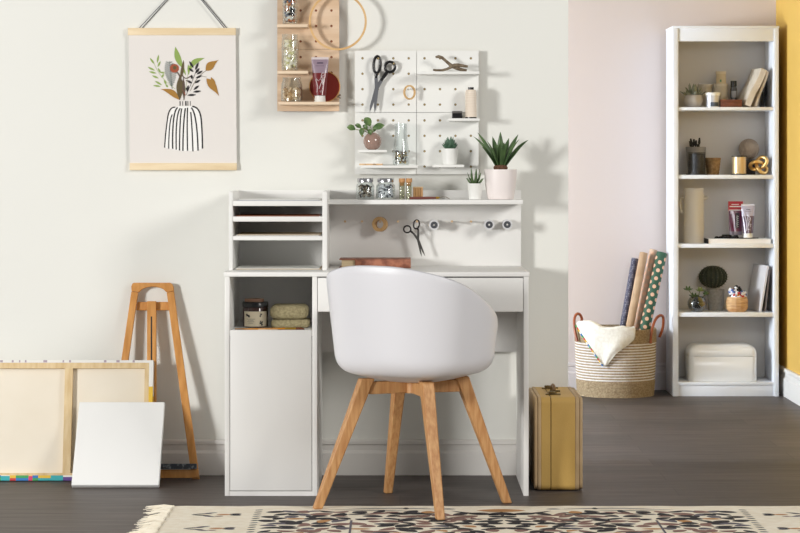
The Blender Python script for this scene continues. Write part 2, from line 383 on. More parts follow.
def clothespin(px, py_or_z, y, L, label, rotz=0, group=None):
    x = X(px, y); z = py_or_z; th = thing('clothespin', label, 'clothespin', (x, y, z), group); pm = mat('pin_wood', (226, 194, 156), .7, rgb2=(210, 172, 130), nscale=40)
    R = Matrix.Translation((x, y, z)) @ Matrix.Rotation(rotz, 4, 'Z')
    for s in (-1, 1):
        m = MB(); m.prism([(-L/2, s*.001, 0), (L/2, s*.0012, 0), (L/2, s*.0050, 0), (L*.1, s*.0062, 0), (-L/2, s*.0045, 0)], (0, 0, .006)); m.xf(R); m.build('jaw', pm, th, ang=20)
    m = MB(); m.tube([(-.003, -.0065, .003), (-.003, .0065, .003)], .0016, 8); m.xf(R); m.build('spring', steel, th)
clothespin(268, NZ+.0005, .020, .066, 'small wooden clothespin beside the brush in the cabinet niche')

# ------------------------------------------------------------------ chair
CC = Vector((.0445, -.231, 0)); fwd = math.radians(60)
ch = thing('tub_chair', 'white plastic tub chair on four splayed oak legs at the desk', 'chair', CC)
def rimH(t):
    K = [(0, .802), (18, .800), (30, .790), (50, .766), (65, .737), (82, .695), (105, .645), (118, .612), (130, .545), (142, .480), (155, .449), (180, .440)]
    t = abs(t)
    for (a, ha), (b, hb) in zip(K, K[1:]):
        if a <= t <= b: u = (t-a)/(b-a); return ha+(hb-ha)*u
    return K[-1][1]
def shell_pt(t, k, NK=18):
    a = math.radians(t); back = math.cos(a); side = math.sin(a)
    e = 2.5; rr = 1/((abs(back)/.242)**e+(abs(side)/.252)**e)**(1/e)
    H = sum(rimH(t+d) if abs(t+d) <= 180 else rimH(360-abs(t+d)) for d in (-6, 0, 6))/3
    zb = .412; cr = .062; ri = rr-cr-.006; bow = .030
    hh = H-zb-bow; u = k/NK; lift = max(.004, min(cr, hh*.75))
    if u < .35: q = u/.35; r = ri*q; z = zb+bow*q**2.2
    elif u < .7: q = (u-.35)/.35*PI/2; r = ri+cr*math.sin(q); z = zb+bow+lift*(1-math.cos(q))
    else: q = (u-.7)/.3; z1 = zb+bow+lift; z = z1+(H-z1)*q; r = ri+cr+.118*max(0, z-z1)
    ang = fwd+PI+a
    return Vector((CC.x+.004+r*math.cos(ang), CC.y+r*math.sin(ang), z))
NT, NK = 72, 18
vs = [shell_pt(0, 0)]; fs = []
for k in range(1, NK+1):
    for i in range(NT): vs.append(shell_pt(-180+360*i/NT, k))
for i in range(NT):
    j = (i+1) % NT; fs.append((0, 1+i, 1+j))
    for k in range(NK-1): fs.append((1+k*NT+i, 1+k*NT+j, 1+(k+1)*NT+j, 1+(k+1)*NT+i))
MB().add(vs, fs).build('seat_shell', chairw, ch, ang=80, solid=.009, subd=1)
feet = [(-.267, -.325, .0072), (.126, -.548, .0072), (.354, -.157, 0), (-.041, .067, 0)]
for fx, fy, fz in feet:
    d = Vector((fx-CC.x, fy-CC.y, 0)).normalized(); s_ = Vector((-d.y, d.x, 0))
    foot = Vector((fx, fy, fz)); top = CC+d*.160+Vector((0, 0, .424))
    def ring(c, a, b, z): return [Vector((c.x, c.y, z))+d*i*a+s_*j*b for i, j in ((-1, -1), (1, -1), (1, 1), (-1, 1))]
    m = MB(); lv = [(foot, .015, .013, fz), (foot.lerp(top, .55), .019, .017, None), (top, .023, .021, .424)]
    rg = [ring(c, a, b, c.z if z is None else z) for c, a, b, z in lv]
    m.add(rg[0]+rg[1]+rg[2], [(3, 2, 1, 0), (8, 9, 10, 11)]+[(4*l+i, 4*l+(i+1) % 4, 4*l+4+(i+1) % 4, 4*l+4+i) for l in (0, 1) for i in range(4)])
    bm = None; o = m.build('leg', oak, ch, ang=20)
    bv = o.modifiers.new('b', 'BEVEL'); bv.width = .004; bv.segments = 2
    m = MB(); a_, b_ = CC+d*.02, CC+d*.155
    m.prism([a_+s_*.014+Vector((0, 0, .373)), b_+s_*.014+Vector((0, 0, .373)), b_+s_*.014+Vector((0, 0, .413)), a_+s_*.014+Vector((0, 0, .413))], -s_*.028)
    o = m.build('cross_rail', oak, ch, ang=20); bv = o.modifiers.new('b', 'BEVEL'); bv.width = .003; bv.segments = 2
MB().cyl(CC+Vector((0, 0, .373)), CC+Vector((0, 0, .411)), .03, n=20).build('seat_hub', oak, ch)

# ------------------------------------------------------------------ peg boards
def board(name, label, pxs, pys, ncol, nrow, face, holewall, group, th=.012, y=.487):
    """pxs, pys: left/right and top/bottom px edges; ncol x nrow real drilled holes"""
    x0, x1 = X(pxs[0], y), X(pxs[1], y); z1, z0 = Z(pys[0], y), Z(pys[1], y)
    root = thing(name, label, 'pegboard', ((x0+x1)/2, WY, z0), group)
    m = MB(); cw, chh = (x1-x0)/ncol, (z1-z0)/nrow; N = 16; r = .0044
    holes = []
    for i in range(ncol):
        for j in range(nrow):
            a, b = x0+i*cw, z0+j*chh; cx_, cz_ = a+cw/2, b+chh/2; holes.append((cx_, cz_))
            sq = []; ci = []; 
            for k in range(N):
                t = 2*PI*(k+.5)/N-PI/4-PI/N; t = 2*PI*k/N-3*PI/4
                c_, s_ = math.cos(t), math.sin(t); q = 1/max(abs(c_), abs(s_))
                sq.append((cx_+c_*q*cw/2, y, cz_+s_*q*chh/2)); ci.append((cx_+r*c_, y, cz_+r*s_))
            back = [(p[0], y+.003, p[2]) for p in ci]
            fs = [(k, (k+1) % N, N+(k+1) % N, N+k) for k in range(N)]
            m.add(sq+ci, fs, 0)
            m.add(ci+back, fs, 1)
    m.box(x0+.0005, x1-.0005, y+.003, y+th+.003, z0+.0005, z1-.0005, mi=1)
    for a, b, c_, d_ in ((x0, z0, x1, z0), (x1, z0, x1, z1), (x1, z1, x0, z1), (x0, z1, x0, z0)):
        m.add([(a, y, b), (c_, y, d_), (c_, y+th, d_), (a, y+th, b)], [(0, 1, 2, 3)], 0)
    m.build('panel', [face, holewall], root, smooth=False)
    MB().box(x0+.03, x1-.03, y+th+.003, WY, z0+.03, z0+.05).build('wall_batten', face, root); MB().box(x0+.03, x1-.03, y+th+.003, WY, z1-.05, z1-.03).build('wall_batten', face, root)
    return root
def pegshelf(root, pxa, pxb, ptop, pbot, m, y0=.405):
    MB().box(X(pxa, y0), X(pxb, y0), y0, .4872, Z(pbot, y0), Z(ptop, y0), bev=.001).build('shelf', m, root)
    return Z(ptop, y0)
def bpeg(root, px, py, m, y0=.44):
    MB().cyl(W(px, py, y0)+Vector((0, .055-.0, 0)), W(px, py, y0), .0032, n=12).build('peg', m, root)
g1, g2 = 'plywood pegboard panels', 'white pegboard panels'
wbt = board('pegboard', 'upper plywood pegboard panel, cut by the top of the picture', (277.3, 339.2), (-12.6, 49.1), 4, 4, maple, pegbrown2, g1)
wbb = board('pegboard', 'lower plywood pegboard panel with a red embroidery hoop on its shelf', (277.3, 339.2), (49.4, 111.2), 4, 4, maple, pegbrown2, g1)
wtl = board('pegboard', 'top left white pegboard panel where the large scissors hang', (354.8, 416.4), (50.6, 112.3), 4, 4, pegw, pegbrown, g2)
wtr = board('pegboard', 'top right white pegboard panel with pliers on its long shelf', (416.8, 478.6), (50.6, 112.3), 4, 4, pegw, pegbrown, g2)
wbl = board('pegboard', 'bottom left white pegboard panel with rose vase and glass carafe', (354.8, 416.4), (112.7, 174.3), 4, 4, pegw, pegbrown, g2)
wbr = board('pegboard', 'bottom right white pegboard panel with a potted succulent', (416.8, 478.6), (112.7, 174.3), 4, 4, pegw, pegbrown, g2)
za = pegshelf(wbt, 277, 307.6, 24.2, 27.2, maple_l); zb_ = pegshelf(wbb, 277.3, 308, 70.8, 73.8, maple_l); zc = pegshelf(wbb, 278.3, 339.2, 101.8, 104.6, maple_l)
zd = pegshelf(wtr, 417.2, 479.4, 71.4, 74.2, pegw); ze = pegshelf(wbr, 448.5, 479.8, 118.3, 121, pegw)
zf = pegshelf(wbr, 433, 464.2, 164.6, 167.4, pegw); zg = pegshelf(wbl, 358.8, 386.8, 149.8, 152.4, pegw); zh = pegshelf(wbl, 361, 417.6, 165.4, 168, pegw)
bpeg(wbt, 315.8, -5.0, maple_l, .44); bpeg(wbt, 331.4, -4.6, maple_l, .44); bpeg(wtl, 378.4, 58.3, pegbrown, .455); bpeg(wtl, 409.2, 88.6, pegw, .43); bpeg(wtl, 393.8, 63.5, pegbrown, .458)

# big hoop
hp = thing('embroidery_hoop', 'large empty wooden hoop hanging over the right edge of the plywood pegboard', 'hoop', (X(337.8, .452), .452, Z(50, .452)))
cc = W(337.8, 21.4, .452); m = MB(); ring_lathe(m, cc, (0, -1, 0), [(29.0/S(.452), -.005), (29.0/S(.452), .005), (27.6/S(.452), .005), (27.6/S(.452), -.005)], 72); m.build('outer_ring', woodring, hp)
m = MB(); ring_lathe(m, cc, (0, -1, 0), [(27.5/S(.452), -.0045), (27.5/S(.452), .0045), (26.9/S(.452), .0045), (26.9/S(.452), -.0045)], 72); m.build('inner_ring', woodring, hp)
# small wooden ring
m = MB(); ring_lathe(m, W(409.5, 92.4, .445), (.62, -.78, 0), [(.0265, -.003), (.0265, .003), (.0210, .003), (.0210, -.003)], 40)
tag(m.build('wooden_ring', woodring), 'small pale wooden ring hanging on the white pegboard', 'ring')
# red hoop
rh = thing('embroidery_hoop', 'small embroidery hoop with dark red fabric leaning on the plywood shelf', 'hoop', (X(324.6, .47), .47, zc))
yy = .474; cc = W(324.7, 86.7, yy); R_ = cc.z-zc
m = MB(); ring_lathe(m, cc, (0, -1, 0), [(R_, -.004), (R_, .004), (R_-.003, .004), (R_-.003, -.004)], 48); m.build('ring', mat('hoop_gold', (206, 148, 84), .45), rh)
m = MB(); m.cyl(cc+Vector((0, -.0015, 0)), cc+Vector((0, .0015, 0)), R_-.003, n=48); m.build('fabric', mat('dark_red_fabric', (128, 34, 22), .8, bump=.2, bscale=400), rh)
m = MB(); q = cc+Vector((R_*.8, -.002, -R_*.68)); m.tube([q, q+Vector((.012, 0, .010))], .003, 10); m.tube([q+Vector((-.002, 0, .008)), q+Vector((.012, 0, -.004))], .0022, 8); m.build('tightening_screw', bronze, rh)
# paint tube on plywood shelf
def paint_tube(label, px, y, zb, capw, w0, w1, pyT, pyCap, mats, marks, name='paint_tube', hang=None, dark=None):
    s_ = S(y); x = X(px, y); th = thing(name, label, 'paint tube', (x, y, zb)); zc1 = zb+pyCap/s_; zt = zb+pyT/s_
    MB().lathe(x, y, [(0, zb), (capw*.95/s_, zb), (capw/s_, zb+.002), (capw*.93/s_, zc1-.001), (capw*.5/s_, zc1), (0, zc1)], 24).build('cap', mats[0], th)
    m = MB(); n = 20; rings = []; L = 9
    for l in range(L):
        u = l/(L-1); a = (w0+(w1-w0)*u)/s_; b = (w0/s_)*(1-u)**.8*.95+.0012; z = zc1+(zt-zc1)*u
        rings.append([(x+a*math.cos(2*PI*k/n), y+b*math.sin(2*PI*k/n), z) for k in range(n)])
    for l in range(L-1):
        mi = 0 if (l+.5)/(L-1) < dark else 1
        m.add(rings[l]+rings[l+1], [(k, (k+1) % n, n+(k+1) % n, n+k) for k in range(n)], mi)
    m.add(rings[0], [list(range(n))[::-1]], 0); m.add(rings[-1], [list(range(n))], 1)
    m.box(x-w1/s_, x+w1/s_, y-.0012, y+.0012, zt, zt+.008, mi=2)
    # marks follow the front of the tube
    for pts, wd, mi in marks:
        P3 = []
        for u, v in pts:
            a = (w0+(w1-w0)*v)/s_; b = (w0/s_)*(1-v)**.8*.95+.0012
            P3.append(Vector((x+a*u, y-b*math.sqrt(max(.02, 1-u*u))-.0007, zc1+(zt-zc1)*v)))
        m.tube(P3, wd, 5, mi=mi)
    m.build('tube_body', mats[1:], th, ang=60); return th
whitecap = mat('white_cap', (232, 230, 224), .4)
scr = [([(-.1, .18), (.1, .3), (.35, .42), (.3, .5), (.15, .55), (.3, .62), (.5, .62)], .0011, 3), ([(-.5, .46), (-.2, .40), (.1, .46), (.45, .36)], .0011, 3), ([(-.45, .08), (-.3, .25), (-.55, .44)], .0009, 3), ([(.35, .3), (.5, .45), (.3, .35)], .0011, 3),
       ([(.1, .48), (.3, .53), (.5, .56)], .0011, 3), ([(0, .12), (.25, .15), (.2, .06), (0, .12)], .0007, 3), ([(-.35, .9), (.35, .9)], .0022, 4), ([(-.55, .82), (.5, .82)], .0006, 4)]
paint_tube('dark red paint tube with lilac top standing on the plywood shelf', 320, .432, zc+.0003, 5.6, 6.2, 8.6, 42.5, 6.4,
           [whitecap, mat('tube_wine', (112, 28, 32), .3, coat=.4), mat('tube_lilac', (148, 128, 142), .35, coat=.4), mat('tube_clear_end', (212, 200, 200), .4), mat('mark_white', (226, 214, 214), .5), mat('mark_dark', (70, 60, 84), .5)],
           [(p, w, 3 if mi == 3 else 4) for p, w, mi in scr], dark=.62)

# jars with loose contents
def jar(label, px, y, zb, r, h, neck=None, lid=None, name='glass_jar', glassm=GL, cat='jar', shoulder=.12, cork_=None, group=None):
    x = X(px, y); th = thing(name, label, cat, (x, y, zb), group); nr = neck or r
    zs = zb+h*(1-shoulder*1.6)
    prof = [(0, zb), (r*.9, zb), (r, zb+.004), (r, zs), (r*.97, zs+h*.02), (nr, zb+h*(1-shoulder*.7)), (nr, zb+h),
            (nr-.0018, zb+h), (nr-.0018, zb+h*(1-shoulder*.7)), (r*.97-.002, zs+h*.02), (r-.002, zs), (r-.002, zb+.004), (0, zb+.0035)]
    MB().lathe(x, y, prof, 32).build('glass', glassm, th)
    if lid:
        MB().lathe(x, y, [(0, zb+h+.0005), (lid*.97, zb+h+.0005-.006), (lid, zb+h-.005), (lid, zb+h+.006), (lid*.94, zb+h+.009), (0, zb+h+.009)], 32).build('lid', silver, th)
    return x, y, th
def fill(name, label, cat, x, y, zb, r, h, mats, size, n, shape='sph', core=None):
    m = MB(); k = 0; done = 0
    if core is not None: m.lathe(x, y, [(0, zb), (r*.80, zb), (r*.80, zb+h*.9), (0, zb+h*.9)], 16, mi=core)
    while done < n:
        a = random.uniform(0, 2*PI); rr = (r-size*1.05)*math.sqrt(random.uniform(.45, 1)); z = zb+size+random.uniform(0, 1)*(h-size*1.5)
        c_ = (x+rr*math.cos(a), y+rr*math.sin(a), z); mi = random.randrange(len(mats)) if core is None else random.randrange(len(mats))
        s0 = len(m.v)
        if shape == 'sph': m.sph(c_, size*random.uniform(.7, 1), size*random.uniform(.7, 1), size*random.uniform(.6, 1), 8, 6, mi)
        elif shape == 'bead': ring_lathe(m, c_, (random.uniform(-1, 1), random.uniform(-1, 1), random.uniform(-1, 1)), [(size*.9, -size*.5), (size, 0), (size*.9, size*.5), (size*.4, size*.5), (size*.4, -size*.5)], 10, mi)
        elif shape == 'tube':
            d = Vector((random.uniform(-1, 1), random.uniform(-1, 1), random.uniform(-1, 1))).normalized()*size*.8
            m.tube([Vector(c_)-d, Vector(c_)+d], size*.3, 7, mi)
        done += 1
    return tag(m.build(name, mats, smooth=True), label, cat, kind='stuff')
mb1 = [black, mat('bead_white', (226, 222, 214), .3), mat('bead_grey', (110, 112, 126), .3), mat('bead_amber', (196, 120, 66), .3), mat('bead_cream', (222, 200, 168), .4)]
x, y, _ = jar('clear glass jar of black and white buttons on the top plywood shelf', 290, .443, za+.0003, .0268, .125)
fill('mixed_buttons', 'mixed black, white and orange buttons filling the top glass jar', 'buttons', x, y, za+.005, .0242, .105, mb1, .0068, 120)
x, y, _ = jar('tall clear jar of cream shells on the middle plywood shelf', 290, .443, zb_+.0003, .0305, .132, neck=.0285)
mc = [mat('shell_cream', (244, 232, 202), .5), mat('shell_pale', (246, 238, 220), .5), mat('shell_yellow', (214, 206, 150), .5)]
fill('cream_shells', 'cream coloured shells filling the tall glass jar', 'shells', x, y, zb_+.005, .0275, .108, mc+[mc[0], mc[1], mat('shell_dark', (60, 66, 76), .5)][:2], .0078, 130)
MB_x = x
x, y, _ = jar('squat clear jar with wooden beads on the lowest plywood shelf', 291.8, .443, zc+.0003, .0385, .088, neck=.033, shoulder=.18)
mw = [mat('bead_birch', (226, 196, 156), .5), mat('bead_birch_light', (240, 218, 186), .5), mat('bead_birch_dark', (196, 158, 112), .5)]
fill('wooden_beads', 'pale wooden beads in the squat glass jar', 'beads', x, y, zc+.005, .035, .046, mw, .0072, 90, 'bead')

# pliers
m = MB(); yy = .437
def pp(*pts): return [W(a, b, yy) for a, b in pts]
m.tube(pp((435.5, 56.6), (438.5, 56), (442, 57), (446, 60.5), (450, 64), (453.5, 66), (457, 67.6), (461, 69), (466.8, 69.8)), [.0036, .0058, .0056, .0052, .006, .0075, .007, .006, .0038], 10)
m.tube([p+Vector((0, -.006, 0)) for p in pp((433, 69.2), (436.5, 69.9), (442, 69.9), (447, 68.6), (451, 66.6), (454, 65), (458, 64.6), (463, 65.4), (467.8, 66))], [.003, .0044, .0044, .0044, .0058, .0072, .0068, .0056, .004], 10)
m.cyl(W(453.4, 66, yy)+Vector((0, -.014, 0)), W(453.4, 66, yy)+Vector((0, .006, 0)), .0042, n=14)
lo_ = min(v.z for v in m.v); m.xf(Matrix.Translation((0, 0, zd-lo_+.0003)))
tag(m.build('leather_punch_pliers', bronze), 'worn dark metal pliers resting on the top white pegboard shelf', 'pliers')
# thread cone
x = X(470.9, .445); th = thing('thread_cone', 'cream thread on a tall cone on the small white peg shelf', 'thread', (x, .445, ze))
MB().lathe(x, .445, [(0, ze+.0002), (.0205, ze+.0002), (.0205, ze+.005), (0, ze+.005)], 24).build('base_flange', blackpl, th)
MB().lathe(x, .445, [(0, ze+.005), (.0205, ze+.005), (.0195, ze+.095), (.016, ze+.103), (0, ze+.103)], 28).build('thread', mat('cream_thread', (238, 226, 210), .8, rgb2=(228, 212, 194), nscale=6, stretch=(1, 1, 60)), th)
MB().lathe(x, .445, [(0, ze+.103), (.0105, ze+.103), (.0105, ze+.112), (0, ze+.112)], 20).build('top_flange', blackpl, th)
x = X(457.3, .44); th = thing('small_case', 'tiny black case with a silver band on the small white peg shelf', 'case', (x, .44, ze))
MB().box(x-.019, x+.019, .43, .458, ze+.0002, ze+.0175, bev=.003).build('case', blackpl, th)
MB().box(x-.0192, x+.0192, .4296, .4585, ze+.0178, ze+.0265, bev=.002).build('band', mat('grey_metal_band', (120, 118, 116), .35, .7), th)
# rose vase & plant
x = X(372.4, .445); vz = zg; th = thing('potted_plant', 'glossy rose pink round vase with green leafy cuttings on a white peg shelf', 'plant', (x, .445, vz)); r = 9.2/S(.445)
pr = [(0, vz+.0002)]+[(r*math.cos(a), vz+r*.93+r*math.sin(a)) for a in [math.radians(-66+i*9.5) for i in range(15)]]+[(r*.38, vz+r*1.88), (r*.33, vz+r*1.88), (r*.33, vz+r*1.7), (0, vz+r*1.7)]
pr[1] = (pr[1][0], vz+.0002)
MB().lathe(x, .445, pr, 40).build('vase', vasep, th)
m = MB(); st = MB(); bz = Vector((x, .445, vz+r*1.75))
for tx, ty, L, w, dy in ((351, 128.5, 8.5, 3.2, -.01), (367.2, 122, 10, 4.2, -.012), (378.6, 126.8, 12, 3.6, -.006), (362, 132, 8, 2.9, -.02), (370.2, 132, 6, 2.6, -.025), (358, 126.6, 7, 2.4, .004), (365, 127.5, 6, 2.4, .012), (374.5, 129.5, 6, 2.2, .012)):
    c_ = W(tx, ty, .445+dy); d = (c_-bz); d.y *= .6; d.normalize()
    if tx == 378.6: d = Vector((.96, 0, .25))
    if tx == 367.2: d = Vector((-.55, -.2, .75)).normalized()
    if tx == 362: d = Vector((-.1, -.2, -.95)).normalized()
    if tx == 370.2: d = Vector((.1, -.2, -.95)).normalized()
    h = L/S(.445)/2; p0, p1 = c_-d*h, c_+d*h; N = 7
    pts = [p0.lerp(p1, i/(N-1))+Vector((0, -.003*math.sin(PI*i/(N-1)), .003*math.sin(PI*i/(N-1)))) for i in range(N)]
    ws = [w/S(.445)*math.sin(PI*min(.98, (i/(N-1))*.93+.05))**.8 for i in range(N)]
    m.blade(pts, ws, [.0006]*N, (d.z, -.35, -d.x))
    st.tube([bz+Vector((random.uniform(-.004, .004), 0, -.004)), bz.lerp(p0, .5)+Vector((0, 0, .004)), p0], .0011, 6)
m.build('leaves', leafm, th); st.build('stems', mat('stem_green', (110, 116, 60), .6), th)
# carafe
x, y, _ = jar('tall clear glass carafe with gold and black beads on the long white peg shelf', 400.9, .445, zh+.0003, .029, .150, neck=.0225, shoulder=.4, name='glass_carafe', cat='carafe')
fill('metal_beads', 'gold, black and brown beads at the bottom of the carafe', 'beads', x, y, zh+.004, .0262, .050, [mat('bead_brass', (190, 160, 84), .3, .8), black, mat('bead_brown', (128, 100, 70), .4), steel, mat('bead_bone', (220, 210, 186), .5)], .0055, 110, 'tube')
clothespin(366, zh+.0005, .425, .048, 'left wooden clothespin on the long white peg shelf', .12, 'clothespins on the pegboard shelf')
clothespin(376.5, zh+.0005, .44, .044, 'right wooden clothespin on the long white peg shelf', -.2, 'clothespins on the pegboard shelf')

def pot(th, x, y, zb, rt, rb, h, m, rim=.0, wall=.003, ribs=0, round_=0):
    prof = [(0, zb), (rb*.94, zb), (rb, zb+.003)]
    n = 10
    for i in range(1, n+1):
        u = i/n; rr = rb+(rt-rb)*(u if not round_ else (1-(1-u)**round_)); prof.append((rr, zb+.003+(h-.003)*u))
        if ribs: prof.append((rr-.0008, zb+.003+(h-.003)*u+.0006))
    prof += [(rt-wall, zb+h), (rt-wall*1.1, zb+h*.86), (0, zb+h*.86)]
    p_ = MB().lathe(x, y, prof, 40).build('pot', m, th); MB().lathe(x, y, [(0, zb+h*.865), (rt-wall*1.3, zb+h*.865), (rt-wall*1.3, zb+h*.88), (0, zb+h*.90)], 24).build('soil', soil, p_)
def rosette(th, x, y, zb, R, Hh, n, w, m, levels=3, name='leaves'):
    mm = MB()
    for l in range(levels):
        u = l/max(1, levels-1); k = max(3, int(n*(1-.35*u)))
        for i in range(k):
            a = 2*PI*(i+.5*l)/k+random.uniform(-.15, .15); e = .25+u*.9; rr = R*(1-.55*u)*random.uniform(.88, 1.1)
            tip = Vector((x+math.cos(a)*rr, y+math.sin(a)*rr, zb+Hh*(.45+.55*u)*random.uniform(.9, 1.05)))
            b0 = Vector((x+math.cos(a)*R*.1, y+math.sin(a)*R*.1, zb)); md = b0.lerp(tip, .5)+Vector((math.cos(a), math.sin(a), -.3))*R*.1
            pts = [b0.lerp(md, t*2) if t < .5 else md.lerp(tip, t*2-1) for t in (0, .25, .5, .75, .95)]
            mm.blade(pts, [w*.6, w*.95, w, w*.7, w*.12], [w*.3, w*.4, w*.36, w*.25, w*.08], (-math.sin(a), math.cos(a), 0))
    mm.build(name, m, th, ang=60)
x = X(450, .445); th = thing('potted_succulent', 'green rosette succulent in a white pot on the white pegboard shelf', 'plant', (x, .445, zf))
pot(th, x, .445, zf+.0003, .0302, .0245, .057, potw); rosette(th, x, .445, zf+.05, .030, .052, 12, .0068, leafs, 4)

# ------------------------------------------------------------------ on the hutch shelf
SZ = .9962; yy = .36
x, y, _ = jar('silver lidded jar of brown and black clips on the hutch shelf', 365.2, yy, SZ, .0325, .066, neck=.026, lid=.0285, shoulder=.16, group='silver lidded jars')
fill('mixed_clips', 'brown, black and cream clips in the left lidded jar', 'clips', x, y, SZ+.004, .0298, .050, [black, mat('clip_brown', (120, 100, 78), .5), mat('clip_cream', (206, 196, 178), .5), mat('clip_olive', (92, 84, 60), .5)], .0075, 90, 'tube')
x, y, _ = jar('silver lidded jar of white beads on the hutch shelf beside corked vials', 385.6, yy, SZ, .0345, .066, neck=.027, lid=.0295, shoulder=.16, group='silver lidded jars')
fill('white_beads', 'small white and grey beads in the right lidded jar', 'beads', x, y, SZ+.004, .0305, .050, [mat('bead_snow', (230, 230, 232), .3), mat('bead_snow2', (214, 216, 220), .3), mat('bead_snow', (1,1,1)), mat('bead_snow2', (1,1,1)), mat('bead_slate', (84, 88, 96), .4)], .0045, 260, 'sph')
for p, lab in ((402, 'left corked glass vial on the hutch shelf'), (409, 'right corked glass vial on the hutch shelf')):
    x, y, th = jar(lab, p, yy, SZ, .0105, .060, shoulder=.05, name='corked_vial', cat='vial', group='corked vials', glassm=glass('vial_glass', (240, 241, 232), .03, .5))
    MB().lathe(x, y, [(0, SZ+.048), (.0082, SZ+.048), (.0085, SZ+.0603), (.0112, SZ+.0603), (.0112, SZ+.0745), (0, SZ+.0745)], 20).build('cork', cork, th)
x = X(418, .40); th = thing('wooden_block', 'small grooved wooden block behind the burgundy tool on the hutch shelf', 'block', (x, .40, SZ))
bw_ = mat('toffee_wood', (196, 152, 104), .6, rgb2=(176, 130, 84), nscale=20)
m = MB()
for i in range(4): m.box(x-.0175+i*.009, x-.0175+i*.009+.0078, .388, .414, SZ+.0002, SZ+.041, bev=.001)
m.box(x-.016, x+.016, .392, .41, SZ+.001, SZ+.04); m.build('block_body', bw_, th)
MB().box(x-.018, x+.018, .387, .415, SZ+.0411, SZ+.0445, bev=.001).build('block_top', mat('pale_wood_top', (222, 190, 150), .6), th)
th = thing('craft_tool', 'burgundy handled tool with brass tip and curved wire on the hutch shelf', 'tool', (X(424, .335), .335, SZ))
MB().tube([(X(409.5, .335), .335, SZ+.0048), (X(422, .335), .337, SZ+.0052), (X(436, .335), .339, SZ+.006)], [.0046, .005, .004], 12).build('handle', mat('burgundy_leather', (112, 62, 54), .5), th)
MB().tube([(X(436, .335), .339, SZ+.006), (X(439.6, .335), .339, SZ+.0066)], [.0046, .003], 12).build('ferrule', brass, th)
MB().tube([(X(439.6, .335), .339, SZ+.0066), (X(443, .335), .34, SZ+.0095), (X(446, .335), .34, SZ+.009), (X(449.5, .335), .34, SZ+.002)], .0009, 8).build('wire_tip', bronze, th)
x = X(474.9, .35); th = thing('potted_aloe', 'small spiky aloe in a little white pot on the hutch shelf', 'plant', (x, .35, SZ))
pot(th, x, .35, SZ+.0003, .0265, .022, .056, potw, ribs=1); rosette(th, x, .35, SZ+.048, .036, .066, 9, .0048, leafd, 3)
x = X(500.6, .372); th = thing('potted_agave', 'agave with long dark leaves in a big blush pot on the hutch shelf', 'plant', (x, .372, SZ))
pot(th, x, .372, SZ+.0003, .0572, .046, .106, potp, wall=.005, round_=2.2)
MB().lathe(x, .372, [(.018, SZ+.094), (.026, SZ+.112), (.022, SZ+.120), (.010, SZ+.124), (0, SZ+.124)], 14).build('rootstock', soil, th)
m = MB(); b0 = Vector((x, .372, SZ+.112))
for tx, ty, dy, w in ((473.5, 136.5, -.03, .0085), (477.5, 132.4, .02, .008), (492.5, 136.5, .05, .0085), (500.4, 131.5, -.012, .0095), (518.3, 134.2, .03, .0085), (519.5, 139, -.05, .0075), (528.6, 139.8, -.015, .0095), (509, 138, .06, .008), (487, 141, -.06, .0075), (504, 142, -.06, .009), (482, 147, .04, .007)):
    tip = W(tx, ty, .372+dy); N = 9; pts = []
    hz = Vector((tip.x-b0.x, tip.y-b0.y, 0)); st_ = b0+hz*.12
    for i in range(N):
        u = i/(N-1); p = st_.lerp(tip, u); p += Vector((0, 0, 1))*math.sin(PI*u)*hz.length*.16; pts.append(p)
    ws = [w*(.55+1.1*math.sin(PI*min(1, u*.95+.06)*.9)**1 if u < .35 else 1.62*(1-((u-.35)/.65)**1.9))*.85+.0002 for u in [i/(N-1) for i in range(N)]]
    sd = hz.cross(Vector((0, 0, 1))); sd = sd.normalized() if sd.length > .01 else Vector((1, 0, 0))
    if hz.length < .03: sd = Vector((1, 0, 0))
    sd = (sd+Vector((.55, 0, -.35 if tip.x > x else .35))).normalized() if hz.length > .03 else sd
    m.blade(pts, ws, [q*.3 for q in ws], sd)
m.build('leaves', leafd, th, ang=60)

# ------------------------------------------------------------------ hanging poster
PY = .508
def A2(px, py, d=0.0): return W(px, py, PY-d)
po = thing('hanging_poster', 'botanical poster of leaves in a striped vase hung from wooden rails', 'poster', A2(182, 170))
MB().box(X(127.8, PY-.006), X(235.6, PY-.006), PY-.006, PY+.010, Z(35.2, PY), Z(28, PY), bev=.0015).build('top_rail', railwood, po)
MB().box(X(129.6, PY-.006), X(236.6, PY-.006), PY-.006, PY+.010, Z(170.2, PY), Z(163, PY), bev=.0015).build('bottom_rail', railwood, po)
ap = A2(184.7, -20.6)
MB().tube([A2(139.3, 28), ap], .0016, 8).tube([A2(224.4, 28), ap], .0016, 8).tube([A2(141.8, 28)+Vector((0, .008, 0)), ap+Vector((.003, .008, 0))], .0014, 8).tube([A2(226.5, 28)+Vector((0, .008, 0)), ap+Vector((.003, .008, 0))], .0014, 8).build('cord', mat('grey_cord', (98, 98, 104), .8), po)
art = MB(); yb = PY
